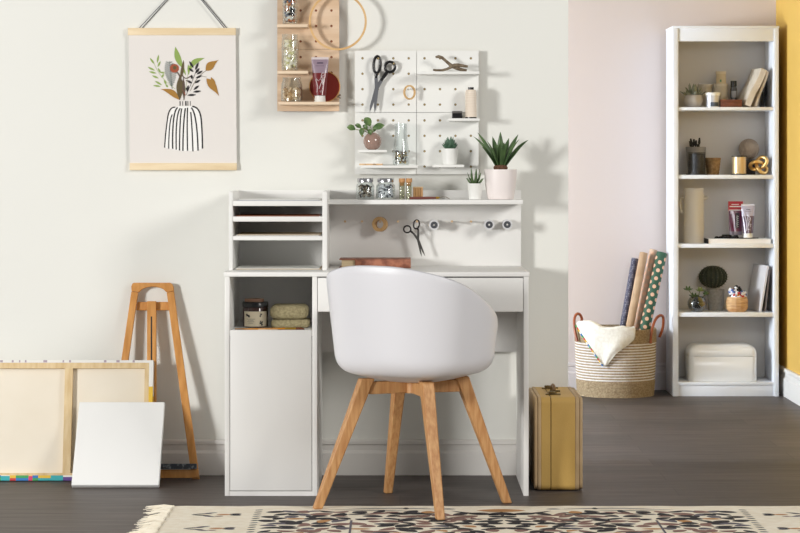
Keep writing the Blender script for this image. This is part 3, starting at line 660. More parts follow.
# the sheet, slightly bowed
vs = []; fs = []; NX, NZ_ = 10, 12
for j in range(NZ_+1):
    for i in range(NX+1):
        u, v = i/NX, j/NZ_; p = W(128.6+(235.6-128.6)*u+1.2*v, 35+128.2*v, PY-.001); vs.append(p)
for j in range(NZ_):
    for i in range(NX): a = j*(NX+1)+i; fs.append((a, a+1, a+NX+2, a+NX+1))
art.add(vs, fs, 0)
lay = [0]
def zl(): lay[0] += 1; return PY-.0014-lay[0]*.00002
def leaf2(x0, y0, x1, y1, w, mi, bend=0.0, tipw=.5):
    d = zl(); dx, dy = x1-x0, y1-y0; L = math.hypot(dx, dy); nx, ny = -dy/L, dx/L; N = 10; A_, B_ = [], []
    for i in range(N+1):
        u = i/N; cx_, cy_ = x0+dx*u+nx*bend*math.sin(PI*u), y0+dy*u+ny*bend*math.sin(PI*u)
        ww = w*math.sin(PI*u**tipw if tipw != .5 else PI*u)
        A_.append((cx_+nx*ww, cy_+ny*ww)); B_.append((cx_-nx*ww, cy_-ny*ww))
    art.poly([W(a, b, d) for a, b in A_+B_[::-1][1:-1]], mi)
def line2(pts, w, mi):
    d = zl(); L_, R_ = [], []
    for i, (a, b) in enumerate(pts):
        p, q = pts[max(0, i-1)], pts[min(len(pts)-1, i+1)]; dx, dy = q[0]-p[0], q[1]-p[1]; l = math.hypot(dx, dy) or 1
        L_.append(W(a-dy/l*w, b+dx/l*w, d)); R_.append(W(a+dy/l*w, b-dx/l*w, d))
    for i in range(len(pts)-1): art.poly([L_[i], L_[i+1], R_[i+1], R_[i]], mi)
def bez(p0, p1, p2, n=10): return [((1-t)**2*p0[0]+2*(1-t)*t*p1[0]+t*t*p2[0], (1-t)**2*p0[1]+2*(1-t)*t*p1[1]+t*t*p2[1]) for t in [i/n for i in range(n+1)]]
q = lambda a, b: (140+a/9.353, 45+b/9.353)
# indices: 1 light green 2 dark ink 3 rust 4 olive brown 5 ochre 6 white 7 brown-grey 8 teal ink
# vase body (white) + stripes
v = lambda a, b: (140+a/8.2, 95+b/8.2)
vb = [v(315, 92), v(262, 112), v(235, 180), v(207, 300), v(197, 430), v(290, 450), v(360, 460), v(450, 458), v(517, 440), v(510, 300), v(492, 160), v(465, 108), v(425, 92)]
d = zl(); art.poly([W(a, b, d) for a, b in vb], 6)
st_ = [((290, 100), (240, 110), (202, 432), 10), ((265, 160), (238, 200), (235, 440), 10), ((310, 102), (262, 130), (268, 442), 12), ((330, 108), (290, 160), (297, 448), 11),
       ((343, 110), (325, 180), (324, 455), 11), ((372, 108), (352, 240), (352, 458), 12), ((390, 104), (384, 240), (390, 458), 11), ((416, 140), (428, 260), (434, 462), 11),
       ((420, 104), (468, 150), (476, 456), 12), ((428, 94), (505, 90), (512, 440), 12)]
for a, b, c_, w in st_:
    if a[0] in (290, 428): pts = bez(v(*a), v(235 if a[0] == 290 else 490, 95), v(225 if a[0] == 290 else 502, 200), 8)+bez(v(225 if a[0] == 290 else 502, 200), v(208 if a[0] == 290 else 512, 320), v(*c_), 8)[1:]
    else: pts = bez(v(*a), v(*b), v(*c_), 12)
    line2(pts, w/16.4, 2)
for a, w in ((328, 7), (350, 5), (372, 4), (378, 6), (392, 6), (412, 4)): line2([v(a, 50), v(a+1, 88)], w/8.2*.55, 2)
# big leaves
leaf2(*q(330, 15), *q(400, 220), 3.0, 1, 1.2); leaf2(*q(395, 190), *q(428, 285), .9, 1)
leaf2(*q(605, 122), *q(455, 250), 2.6, 1, 3.6); leaf2(*q(450, 180), *q(455, 280), 1.2, 1, -.3)
line2([q(460, 200), q(425, 420)], .12, 1)
# left fern (light green)
line2(bez(q(130, 170), q(190, 320), q(330, 410)), .16, 1)
for a in (((160, 170), (175, 90)), ((135, 180), (92, 120)), ((165, 205), (192, 150)), ((140, 240), (72, 205)), ((155, 265), (82, 248)), ((168, 215), (195, 265)), ((175, 312), (112, 285)), ((190, 255), (235, 262)), ((205, 375), (138, 335)), ((195, 388), (122, 378)), ((200, 305), (225, 270)), ((225, 320), (245, 375)), ((240, 370), (262, 395))):
    leaf2(*q(*a[0]), *q(*a[1]), .95, 1)
# hatched teal leaf: chevrons
for i in range(13):
    y_ = 165+i*19; w = 52*math.sin(PI*min(1, (i+1.8)/13.5))**.7; cx_ = 272+i*2.2
    line2([q(cx_-w, y_-w*.35), q(cx_, y_+w*.25)], .36, 8); line2([q(cx_+w*1.05, y_-w*.35), q(cx_, y_+w*.25)], .36, 8)
line2([q(275, 150), q(300, 410)], .2, 8)
# ochre lower-left leaf & right leaves
leaf2(*q(190, 412), *q(368, 512), 2.9, 5, -2.6, tipw=1.3)
leaf2(*q(738, 138), *q(615, 240), 3.9, 5, 1.0, tipw=1.6)
leaf2(*q(740, 478), *q(622, 312), 3.7, 5, .7, tipw=1.5)
leaf2(*q(700, 400), *q(664, 300), 2.0, 5, .2)
line2(bez(q(470, 430), q(520, 300), q(625, 235)), .18, 4); line2([q(575, 290), q(625, 300)], .15, 4)
# olive long leaf, stems
leaf2(*q(408, 140), *q(375, 330), 1.5, 4, -.4); leaf2(*q(375, 280), *q(372, 515), 3.3, 4, .2); leaf2(*q(405, 300), *q(412, 520), 1.4, 7)
line2(bez(q(330, 245), q(380, 270), q(375, 340)), .6, 7); line2(bez(q(395, 280), q(420, 340), q(480, 285)), .45, 7); line2([q(430, 330), q(455, 345)], .4, 7)
line2([q(400, 420), q(425, 470)], .3, 3); line2([q(365, 340), q(368, 515)], .25, 7); line2([q(400, 330), q(410, 515)], .25, 7)
# dark right fern
line2(bez(q(545, 180), q(500, 320), q(430, 470)), .16, 2)
for a in (((500, 215), (460, 150)), ((515, 235), (548, 160)), ((500, 252), (455, 215)), ((520, 265), (555, 215)), ((530, 275), (585, 240)), ((520, 310), (580, 285)), ((485, 320), (482, 278)), ((510, 358), (565, 325)), ((485, 358), (440, 330)), ((500, 420), (552, 378)), ((495, 440), (572, 430)), ((440, 440), (452, 375)), ((440, 470), (525, 465)), ((435, 425), (440, 395))):
    leaf2(*q(*a[0]), *q(*a[1]), 1.1, 2)
# red flower head
d = zl(); art.poly([W(q(322, 218)[0]+4.4*math.cos(2*PI*i/20)*(1+.05*(i % 2)), q(322, 218)[1]+4.3*math.sin(2*PI*i/20)*(1+.05*(i % 2)), d) for i in range(20)], 3)
d = zl(); art.poly([W(q(325, 213)[0]+1.9*math.cos(2*PI*i/14), q(325, 213)[1]+1.9*math.sin(2*PI*i/14), d) for i in range(14)], 4)
for a in range(8): line2([(q(325, 213)[0]+2.1*math.cos(a*PI/4), q(325, 213)[1]+2.1*math.sin(a*PI/4)), (q(325, 213)[0]+3.2*math.cos(a*PI/4), q(325, 213)[1]+3.2*math.sin(a*PI/4))], .16, 4)
art.build('print', [artp, mat('ink_green', (146, 170, 92), .85), mat('ink_black', (44, 42, 44), .85), mat('ink_rust', (166, 84, 58), .85), mat('ink_olive', (98, 86, 56), .85), mat('ink_ochre', (168, 124, 58), .85),
                    mat('ink_white', (246, 245, 242), .85), mat('ink_brown', (94, 78, 66), .85), mat('ink_teal', (62, 86, 84), .85)], po, smooth=False)

# ------------------------------------------------------------------ easel
EY0, ESL = .402, .128
def EP(px, py):
    k = (py-HY)/F; z = (CAMZ-k*(CAMD+EY0))/(1+k*ESL); y = EY0+ESL*z; return Vector((X(px, y), y, z))
an = Vector((0, 1, -ESL)).normalized()
ez = thing('easel', 'small wooden A frame easel leaning on the cream wall behind the canvases', 'easel', (X(152, .42), .42, 0))
def ep(name, pts, m, d0=0.0, th_=.016, bev=.002):
    mm = MB(); mm.prism([EP(a, b)+an*d0 for a, b in pts], an*th_); o = mm.build(name, m, ez, ang=20)
    if bev: bv = o.modifiers.new('b', 'BEVEL'); bv.width = bev; bv.segments = 2; bv.limit_method = 'ANGLE'
    return o
arch = [(131.4, 291), (131.2, 286.5), (132.2, 283.6), (134, 282.7), (170, 282.7), (172, 283.8), (173.4, 286.5), (173.8, 291), (166.6, 292.2)]
arch += [(152.5+14*math.cos(math.radians(t)), 294.2-7.6*math.sin(math.radians(t))) for t in range(20, 165, 12)]+[(138, 292)]
ep('top_bridge', arch, easelw)
ep('leg', [(131.3, 291.2), (138, 292.2), (113.6, 464), (110, 480.8), (102, 480.8), (106, 464)], easelw)
ep('leg', [(166.6, 292.4), (173.8, 291.2), (197.6, 464), (199.6, 480.8), (192.4, 480.8), (189.6, 464)], easelw)
ep('cross_bar', [(136.8, 301.6), (168, 301.6), (169.3, 310), (135.6, 310)], easelw, .0165, .012)
ep('centre_post', [(147, 301.2), (156.2, 301.2), (156.4, 478), (147, 478)], easelw, -.002, .018)
ep('post_slot', [(150.8, 316.5), (152.2, 316.5), (152.2, 372), (150.8, 372)], black, -.0026, .001, 0)
ep('lower_beam', [(104, 469.5), (198.8, 469.5), (199.6, 478), (103, 478)], easelw, -.012, .014)
paintmetal = mat('paint_spattered_metal', (66, 72, 80), .5, .3, rgb2=(150, 156, 160), nscale=55, lo=.5, hi=.62)
ep('tray_ledge', [(108, 463.6), (197, 463.6), (197, 469), (108, 469)], paintmetal, -.024, .024)
MB().tube([EP(157.8, 345)-an*.004, EP(159.6, 349)-an*.006, EP(159.2, 358)-an*.006, EP(157.6, 361)-an*.004], .001, 8).build('wire_hook', steel, ez)
# ------------------------------------------------------------------ large canvas from the back
BY0, BSL = .345, .17
def BP(px, py, d=0.0):
    k = (py-HY)/F; z = (CAMZ-k*(CAMD+BY0))/(1+k*BSL); y = BY0+BSL*z; return Vector((X(px, y), y, z))
bn = Vector((0, 1, -BSL)).normalized(); bu = Vector((0, BSL, 1)).normalized()
xR = BP(152.5, 400).x; xL = -1.95; HB = BP(100, 361.5).z*math.sqrt(1+BSL**2)
cv = thing('stretched_canvas', 'large stretched canvas seen from behind, its folded edges painted in bright colours', 'canvas', ((xL+xR)/2, BY0, 0))
def bq(x, h, d): return Vector((x, BY0, 0))+bu*h+bn*(d+.004)+Vector((0, 0, .004))
def bbox(mm, x0, x1, h0, h1, d0, d1, mi=0):
    P = [bq(x, h, d) for d in (d0, d1) for h in (h0, h1) for x in (x0, x1)]
    mm.add(P, [(0, 1, 3, 2), (4, 6, 7, 5), (0, 4, 5, 1), (2, 3, 7, 6), (0, 2, 6, 4), (1, 5, 7, 3)], mi)
T = .021
for nm, a in (('stretcher_bar', (xL+.004, xR-.004, HB-.028, HB-.004, .001, T-.002)), ('stretcher_bar', (xL+.004, xR-.004, .004, .026, .001, T-.002)),
              ('stretcher_bar', (xR-.030, xR-.004, .026, HB-.028, .001, T-.002)), ('stretcher_bar', (xL+.004, xL+.03, .026, HB-.028, .001, T-.002)),
              ('centre_bar', (X(64.8, .41), X(72.6, .41), .026, HB-.028, .0, T-.004)), ('centre_bar', (-1.62, -1.595, .026, HB-.028, 0, T-.004))):
    mm = MB(); bbox(mm, *a); mm.build(nm, pine, cv, smooth=False)
mm = MB(); bbox(mm, xL+.002, xR-.002, .002, HB-.002, T-.0015, T-.0005); mm.build('canvas_back', linen, cv, smooth=False)
cols = [(44, 120, 190), (60, 160, 90), (214, 60, 110), (232, 190, 60), (236, 234, 228), (226, 120, 50), (96, 62, 140), (50, 170, 176), (240, 210, 90), (200, 54, 60), (30, 80, 60)]
pm = [mat('paint_%s' % n, c_, .6) for n, c_ in zip(('blue', 'green', 'magenta', 'yellow', 'white', 'orange', 'violet', 'turquoise', 'lemon', 'red', 'deep_green'), cols)]
mm = MB(); rnd = random.Random(3)
x = xL
while x < xR-.01:
    w = rnd.uniform(.010, .045); x2 = min(xR, x+w)
    h_ = rnd.choice([.0155, .015, .008, .012])
    bbox(mm, x, x2, -.0005, h_, -.0006, T, mi=rnd.choice([0, 1, 1, 2, 3, 7, 7, 8, 9, 5, 6, 0]))
    bbox(mm, x, x2, h_, .0175, -.0006, .001, mi=rnd.choice([0, 1, 2, 3, 7, 3, 8, 7, 10, 4, 5]))
    x = x2
h_ = .018; x = xL
while h_ < HB-.01:
    h2 = min(HB-.008, h_+rnd.uniform(.012, .04)); mi = 4 if h_ > HB*.78 else rnd.choice([3, 8, 3, 4, 8])
    bbox(mm, xR-.0145, xR, h_, h2, -.0006, .001, mi=mi); bbox(mm, xR-.001, xR+.0008, h_, h2, .001, T, mi=4 if rnd.random() < .6 else rnd.choice([3, 2, 0, 5])); h_ = h2
while x < xR:
    x2 = min(xR, x+rnd.uniform(.02, .07)); bbox(mm, x, x2, HB-.008, HB+.0008, -.0006, T, mi=4); 
    if rnd.random() < .7: bbox(mm, x, x+rnd.uniform(.004, .016), HB-.007, HB+.0011, -.0009, T*.8, mi=11)
    x = x2
mm.build('painted_edge', pm+[mat('paint_mauve_grey', (176, 160, 172), .6)], cv, smooth=False)
# ------------------------------------------------------------------ small white canvas
wa = math.radians(36); u_ = Vector((0, math.sin(wa), math.cos(wa))); n_ = Vector((0, -math.cos(wa), math.sin(wa)))
sc_ = thing('blank_canvas', 'small blank white canvas leaning against the larger canvas', 'canvas', (-.985, .19, 0))
def wq(x, h, d): return Vector((x, .188, .0004))+u_*h+n_*d
mm = MB(); x0, x1, L, T2 = -1.136, -.833, .330, .020
P = [wq(x, h, d) for d in (0, T2) for h in (0, L) for x in (x0, x1)]
mm.add(P, [(0, 1, 3, 2), (4, 6, 7, 5), (0, 4, 5, 1), (2, 3, 7, 6), (0, 2, 6, 4), (1, 5, 7, 3)])
o = mm.build('canvas_face', canvasw, sc_, smooth=False); bv = o.modifiers.new('b', 'BEVEL'); bv.width = .003; bv.segments = 3
mm = MB()
for a in ((x0+.004, x1-.004, .004, .03), (x0+.004, x1-.004, L-.03, L-.004)):
    P = [wq(x, h, d) for d in (-.0015, .0005) for h in a[2:] for x in a[:2]]; mm.add(P, [(0, 1, 3, 2), (4, 6, 7, 5), (0, 4, 5, 1), (2, 3, 7, 6), (0, 2, 6, 4), (1, 5, 7, 3)])
mm.build('stretcher_bar', pine, sc_, smooth=False)

# ------------------------------------------------------------------ suitcase
sx0, sx1, sy0, sy1, sh = .462, .626, .106, .488, .322
su = thing('suitcase', 'vintage mustard yellow suitcase standing on edge beside the desk', 'suitcase', ((sx0+sx1)/2, .3, 0))
mus = mat('mustard_vinyl', (210, 172, 98), .5, rgb2=(200, 162, 88), nscale=6, bump=.15, bscale=300)
tan = mat('tan_binding', (198, 170, 130), .55, rgb2=(184, 156, 116), nscale=12, bump=.2, bscale=200)
sm_ = sx0+.055
def rshell(x0, x1, inset, r, mi=0, mb=None, z0=.002):
    mb = mb or MB(); y0, y1, za_, zb2 = sy0+inset, sy1-inset, z0+inset, sh-inset; pts = []
    for cy_, cz_, a0 in ((y1-r, zb2-r, 0), (y0+r, zb2-r, 90), (y0+r, za_+r, 180), (y1-r, za_+r, 270)):
        for k in range(7): a = math.radians(a0+k*15); pts.append((x0, cy_+r*math.cos(a), cz_+r*math.sin(a)))
    mb.prism(pts, (x1-x0, 0, 0), mi); return mb
def sbev(o, w=.003):
    b = o.modifiers.new('b', 'BEVEL'); b.width = w; b.segments = 3; b.limit_method = 'ANGLE'; b.angle_limit = math.radians(50)
sbev(rshell(sx0+.022, sm_-.0012, .0, .022).build('lid_shell', mus, su, ang=30), .001)
sbev(rshell(sm_+.0012, sx1-.026, .0, .022).build('base_shell', mus, su, ang=30), .001)
rshell(sm_-.0012, sm_+.0012, .003, .022).build('seam', black, su, ang=30)
for a, b, i_ in ((sx0+.010, sx0+.022, -.0012), (sx0, sx0+.0098, .0015), (sx1-.026, sx1-.0115, -.0012), (sx1-.0112, sx1, .0015)):
    sbev(rshell(a, b, i_, .024, z0=.0035).build('edge_binding', tan, su, ang=30), .0035)
ag = mat('aged_brass', (120, 104, 70), .4, .8)
xm = (sx0+sx1)/2
for y in (.19, .40):
    lp_ = MB().box(xm-.040, xm+.012, y-.008, y+.008, sh, sh+.004, bev=.001).build('latch_plate', ag, su)
    MB().box(xm-.030, xm-.006, y-.007, y+.007, sh+.0041, sh+.012, bev=.002).cyl((xm-.018, y-.009, sh+.009), (xm-.018, y+.009, sh+.009), .0035, n=12).build('latch', ag, lp_)
for y in (.24, .35):
    MB().cyl((xm-.006, y, sh), (xm-.006, y, sh+.010), .008, n=16).cyl((xm-.022, y, sh+.008), (xm+.014, y, sh+.008), .0032, n=10).build('handle_mount', ag, su)
MB().tube([(xm-.006, .238, sh+.008), (xm-.006, .25, sh+.017), (xm-.006, .275, sh+.021), (xm-.006, .315, sh+.021), (xm-.006, .34, sh+.017), (xm-.006, .352, sh+.008)], .0062, 12).build('handle', mat('handle_leather', (120, 92, 58), .5), su)

# ------------------------------------------------------------------ rug
RZ, RXL, RXR, RY0, RY1 = .006, -.735, 1.385, -.262, -1.62
wool = mat('cream_wool', (252, 244, 226), .95, rgb2=(244, 233, 211), nscale=30, bump=.5, bscale=250)
rk = mat('rug_black', (44, 42, 46), .95); rb_ = mat('rug_mauve', (142, 110, 100), .95); ro = mat('rug_amber', (192, 142, 92), .95); rg_ = mat('rug_grey', (104, 100, 108), .95)
rug = thing('area_rug', 'cream wool rug with black, brown and amber floral pattern and fringed end', 'rug', (.3, -.9, 0))
m = MB(); 
edge = []
NE = 60
top_ = [(RXL+(RXR-RXL)*i/NE, RY0+.004*math.sin(i*.9)+random.uniform(-.002, .002)) for i in range(NE+1)]
out = top_+[(RXR, RY1), (RXL, RY1)]
m.prism([(a, b, .0003) for a, b in out], (0, 0, RZ-.0003), 0)
lz = [0]
def rleaf(cx_, cy_, L, w, ang, mi, bend=0.0):
    lz[0] += 1; z = RZ+.0003+(lz[0] % 12)*.00004; N = 7; A_, B_ = [], []; c_, s_ = math.cos(ang), math.sin(ang)
    for i in range(N+1):
        u = i/N; a = (u-.5)*L; b = bend*math.sin(PI*u); ww = w*math.sin(PI*u)**.7
        for LL, sg in ((A_, 1), (B_, -1)): p, q_ = a, b+sg*ww; LL.append((cx_+p*c_-q_*s_, cy_+p*s_+q_*c_, z))
    m.poly(A_+B_[::-1][1:-1], mi)
mc_ = (RXL+RXR)/2
def both(f, cx_, *a):
    cy_, L, w, ang, mi, bend = a; f(cx_, cy_, L, w, ang, mi, bend); f(2*mc_-cx_, cy_, L, w, PI-ang, mi, -bend)
rr_ = random.Random(11)
y = RY0-.085
while y > RY1+.1:      # dashed column
    for dx in (0, ): both(rleaf, -.454, y, .030, .007, .5, 4 if rr_.random() < .5 else 1, 0)
    y -= .043
y = -.443
while y > RY1+.15:     # flower sprigs in the end borders
    x = -.585
    for a in ((x-.045, y+.01, .07, .006, .25, 1, .003), (x-.045, y-.012, .07, .006, -.25, 1, -.003), (x-.02, y+.028, .055, .008, .6, 4, .004), (x-.02, y-.03, .055, .008, -.6, 4, -.004),
              (x+.025, y, .050, .012, 0, 3, 0), (x+.062, y+.012, .040, .010, .3, 1, .0), (x+.062, y-.012, .040, .010, -.3, 1, 0), (x+.012, y-.034, .03, .008, .2, 2, 0), (x+.066, y, .03, .01, 0, 4, 0)):
        both(rleaf, *a)
    y -= .27
# dense botanical field, mirrored about the middle
y = RY0-.125
row = 0
while y > RY1+.08:
    x = -.405+(.02 if row % 2 else 0)
    while x < mc_-.01:
        if not (-.17 < x < -.135) and not (y > -.42 and .10 < x < mc_):
            k = rr_.random(); mi = 1 if k < .55 else (2 if k < .82 else (3 if k < .91 else 4))
            both(rleaf, x+rr_.uniform(-.012, .012), y+rr_.uniform(-.01, .01), rr_.uniform(.045, .085), rr_.uniform(.012, .026), rr_.uniform(-1.1, 1.1), mi, rr_.uniform(-.012, .012))
        x += rr_.uniform(.040, .064)
    y -= .047; row += 1
for yc in (-.36, -.92):   # middle motif: amber lens over a dark anchor
    rleaf(mc_, yc, .16, .030, 0, 3, 0); rleaf(mc_, yc-.05, .02, .02, 0, 1, 0)
    both(rleaf, mc_-.075, yc-.045, .19, .012, -.42, 1, -.022); rleaf(mc_, yc-.085, .014, .035, 0, 1, 0)
    both(rleaf, mc_-.17, yc+.03, .05, .010, 0, 4, .004); both(rleaf, mc_-.16, yc-.10, .10, .012, .1, 2, 0); both(rleaf, mc_-.22, yc-.06, .07, .012, .5, 1, .01)
both(rleaf, -.02, -.33, .32, .007, -.02, 4, .02); both(rleaf, .02, -.315, .022, .016, 0, 1, 0)
both(rleaf, -.10, -.345, .28, .005, -.05, 1, -.01)
for xx in (-.152,):
    for sgn in (0, 1):
        x_ = xx if not sgn else 2*mc_-xx
        m.poly([(x_-.0035, -.56, RZ+.0009), (x_+.0035, -.56, RZ+.0009), (x_+.0035, -1.3, RZ+.0009), (x_-.0035, -1.3, RZ+.0009)], 4)
m.poly([(-.14, -.525, RZ+.0008), (2*mc_+.14, -.525, RZ+.0008), (2*mc_+.14, -.532, RZ+.0008), (-.14, -.532, RZ+.0008)], 4)
m.build('woven_field', [wool, rk, rb_, ro, rg_], rug, smooth=False)
for sd in (-1, 1):
    f = MB(); y = RY0-.006; xe = RXL if sd < 0 else RXR
    f.tube([(xe+sd*.004+.003*math.sin(i*1.3), RY0-i*.02, RZ*.8) for i in range(int((RY0-RY1)/.02))], .0045, 6)
    while y > RY1+.01:
        L = rr_.uniform(.055, .09); dy = rr_.uniform(-.02, .015)
        for k in range(5):
            a = rr_.uniform(-.008, .008); b = rr_.uniform(-.016, .016)
            f.tube([(xe+sd*.004, y+a*.4, .006), (xe+sd*L*.4, y+a+dy*.4, .009), (xe+sd*L*rr_.uniform(.7, 1.15), y+a+dy+b*1.3, .0025)], [.0028, .0026, .001], 5)
        y -= rr_.uniform(.018, .026)
    f.build('fringe', wool, rug)

# ------------------------------------------------------------------ basket
BX, BYc = X(615.5, 3.335), 3.335
bs = thing('storage_basket', 'round woven seagrass basket with white stripes and tan leather handles in the alcove', 'basket', (BX, BYc, 0))
jute = mat('seagrass', (184, 164, 132), .9, rgb2=(148, 126, 96), nscale=130, bump=1.0, bscale=220)
jw = mat('white_cord', (238, 234, 232), .9, rgb2=(222, 214, 208), nscale=90, bump=.5, bscale=200)
def brad(z): u = z/.325; return .181+.008*math.sin(u*PI*.75)+.006*u
rows = 49; rh_ = .325/rows
fj, fw = MB(), MB()
for i in range(rows):
    zc_ = rh_*(i+.5); zz = zc_; isw = (.072 < zz < .258) and i % 2 == 0
    tgt = fw if isw else fj; r0 = brad(zc_)
    dr = .0 if (.072 < zz < .258) else .002
    prof = [(r0+dr+.0045*math.cos(a), zc_+rh_*.55*math.sin(a)) for a in [math.radians(-90+30*k) for k in range(7)]]
    prof = [(r0-.006, prof[0][1])]+prof+[(r0-.006, prof[-1][1])]
    tgt.lathe(BX, BYc, prof, 56)
fj.lathe(BX, BYc, [(0, .004), (.175, .004), (brad(.1)-.005, .1), (brad(.2)-.005, .2), (brad(.32)-.005, .322), (brad(.32)+.002, .327)], 56)
fj.build('woven_body', jute, bs, ang=60); fw.build('white_stripes', jw, bs, ang=60)
for sgn, pts in ((-1, ((577.5, 341.5), (574.8, 330), (574.2, 320), (576.4, 314.2), (580, 314.6), (581.6, 321), (582, 328))), (1, ((650.5, 343.5), (651.5, 332), (655, 320.5), (660, 315.4), (663.2, 317.5), (663, 327), (659.5, 337)))):
    m = MB(); n = len(pts); yy = BYc
    y0, y1 = (BYc-.09, BYc+.0) if sgn < 0 else (BYc-.155, BYc-.045)
    P = []
    for i, (a, b) in enumerate(pts):
        y_ = y0+(y1-y0)*i/(n-1); p = W(a, b, y_)
        rr = math.hypot(p.x-BX, p.y-BYc); need = brad(min(max(p.z, 0), .32))+.010
        if p.z < .325 and rr < need: k = need/max(rr, 1e-4); p = Vector((BX+(p.x-BX)*k, BYc+(p.y-BYc)*k, p.z))
        P.append(p)
    sm = []
    for i in range(n-1):
        for t in (0, .33, .66): 
            p0, p1, p2, p3 = P[max(0, i-1)], P[i], P[i+1], P[min(n-1, i+2)]
            sm.append(.5*((2*p1)+(p2-p0)*t+(2*p0-5*p1+4*p2-p3)*t*t+(3*p1-p0-3*p2+p3)*t**3))
    sm.append(P[-1]); m.tube(sm, .0068, 12); m.build('leather_handle', leather, bs)
# cloth over the rim
knit = mat('cream_knit', (242, 238, 228), .95, rgb2=(230, 224, 212), nscale=60, bump=.9, bscale=170)
cl = thing('knit_cloth', 'cream knitted cloth with a coloured edge hanging over the basket front', 'cloth', (X(604, 3.13), 3.13, .18))
def cyl_pt(px, py, off=0.0):
    # point on the outside of the basket seen at this pixel
    y = BYc-.19
    for _ in range(8):
        xx = X(px, y); zz = Z(py, y); R = brad(min(max(zz, 0), .32))+.0125+off; dx = max(-R*.985, min(R*.985, xx-BX)); y = BYc-math.sqrt(R*R-dx*dx)
    return Vector((BX+dx, y, Z(py, y)))
NU, NV = 26, 20; vs = []; fs = []
topc = [(576.5, 325.5), (583, 326), (590, 326.5), (597, 328.5), (604, 332), (610, 332.2), (616, 329.8), (624, 329), (632, 331.5), (635.5, 335.5)]
def samp(L, u): k = u*(len(L)-1); i = min(int(k), len(L)-2); f_ = k-i; return (L[i][0]*(1-f_)+L[i+1][0]*f_, L[i][1]*(1-f_)+L[i+1][1]*f_)
Lft = [(576.5, 325.5), (583, 336), (590, 346.5), (597, 356.5), (603.5, 366)]; Rgt = [(635.5, 335.5), (634, 340), (627, 346), (617, 353), (606.5, 366)]
cloth_edge = []
for j in range(NV+1):
    v_ = j/NV; a = samp(Lft, v_); b = samp(Rgt, v_)
    for i in range(NU+1):
        u = i/NU; t_ = samp(topc, u); base = (a[0]+(b[0]-a[0])*u, a[1]+(b[1]-a[1])*u)
        tl = (topc[0][0]+(topc[-1][0]-topc[0][0])*u, topc[0][1]+(topc[-1][1]-topc[0][1])*u)
        wgt = (1-v_)**1.5; px = base[0]+(t_[0]-tl[0])*wgt; py = base[1]+(t_[1]-tl[1])*wgt
        off = .004*math.sin(u*9+v_*3)+.005*math.sin(v_*7-u*4)*u+.004; vs.append(cyl_pt(px, py, max(off, 0)))
# back part going over the rim and inside
for lvl, (inn, dz) in enumerate(((.006, .012), (-.014, .016), (-.030, .004), (-.036, -.03), (-.04, -.06))):
    for i in range(NU+1):
        p = vs[i].copy(); d = Vector((p.x-BX, p.y-BYc, 0)); R = d.length; d.normalize()
        zr = max(p.z, .327) if dz > 0 else .325
        bump_ = .012*max(0, math.sin(i/NU*PI*2+.4)) if dz > 0 else 0
        vs.append(Vector((BX, BYc, 0))+d*(R+inn-.004)+Vector((0, 0, zr+dz+bump_)))
def idx(j, i): return j*(NU+1)+i
for j in range(NV):
    for i in range(NU): fs.append((idx(j, i), idx(j, i+1), idx(j+1, i+1), idx(j+1, i)))
b0_ = (NV+1)*(NU+1)
for l in range(5):
    for i in range(NU):
        A_ = idx(0, i) if l == 0 else b0_+(l-1)*(NU+1)+i; B_ = b0_+l*(NU+1)+i
        fs.append((A_, B_, B_+1, A_+1))
mcl = MB(); mcl.add(vs, fs); mcl.build('cloth_body', knit, cl, ang=80, solid=.006, subd=1)
m = MB(); ec = [1, 9, 3, 0, 5, 1, 9, 3, 1, 5, 9, 2]
for j in range(NV):
    p, q_ = vs[idx(j, 0)], vs[idx(j+1, 0)]; o_ = Vector((-.004, -.004, 0)); m.tube([p+o_, q_+o_], .0034, 6, mi=j % 5)
m.build('coloured_edge', [pm[1], pm[9], pm[3], pm[4], pm[0]], cl)
# rolls
def dotmat():
    mm = bpy.data.materials.new('navy_dotted'); mm.use_nodes = True; nt = mm.node_tree; b = nt.nodes['Principled BSDF']; tc = nt.nodes.new('ShaderNodeTexCoord')
    vo = nt.nodes.new('ShaderNodeTexVoronoi'); vo.inputs['Scale'].default_value = 130; vo.inputs['Randomness'].default_value = 0
    r = nt.nodes.new('ShaderNodeValToRGB'); r.color_ramp.elements[0].position = .30; r.color_ramp.elements[1].position = .38
    r.color_ramp.elements[0].color = col((150, 148, 160)); r.color_ramp.elements[1].color = col((72, 70, 88))
    nt.links.new(tc.outputs['Object'], vo.inputs['Vector']); nt.links.new(vo.outputs['Distance'], r.inputs[0]); nt.links.new(r.outputs[0], b.inputs['Base Color']); b.inputs['Roughness'].default_value = .7; return mm
kraft = mat('kraft_wrap', (192, 162, 130), .7, rgb2=(178, 146, 114), nscale=5, stretch=(1, 1, 3))
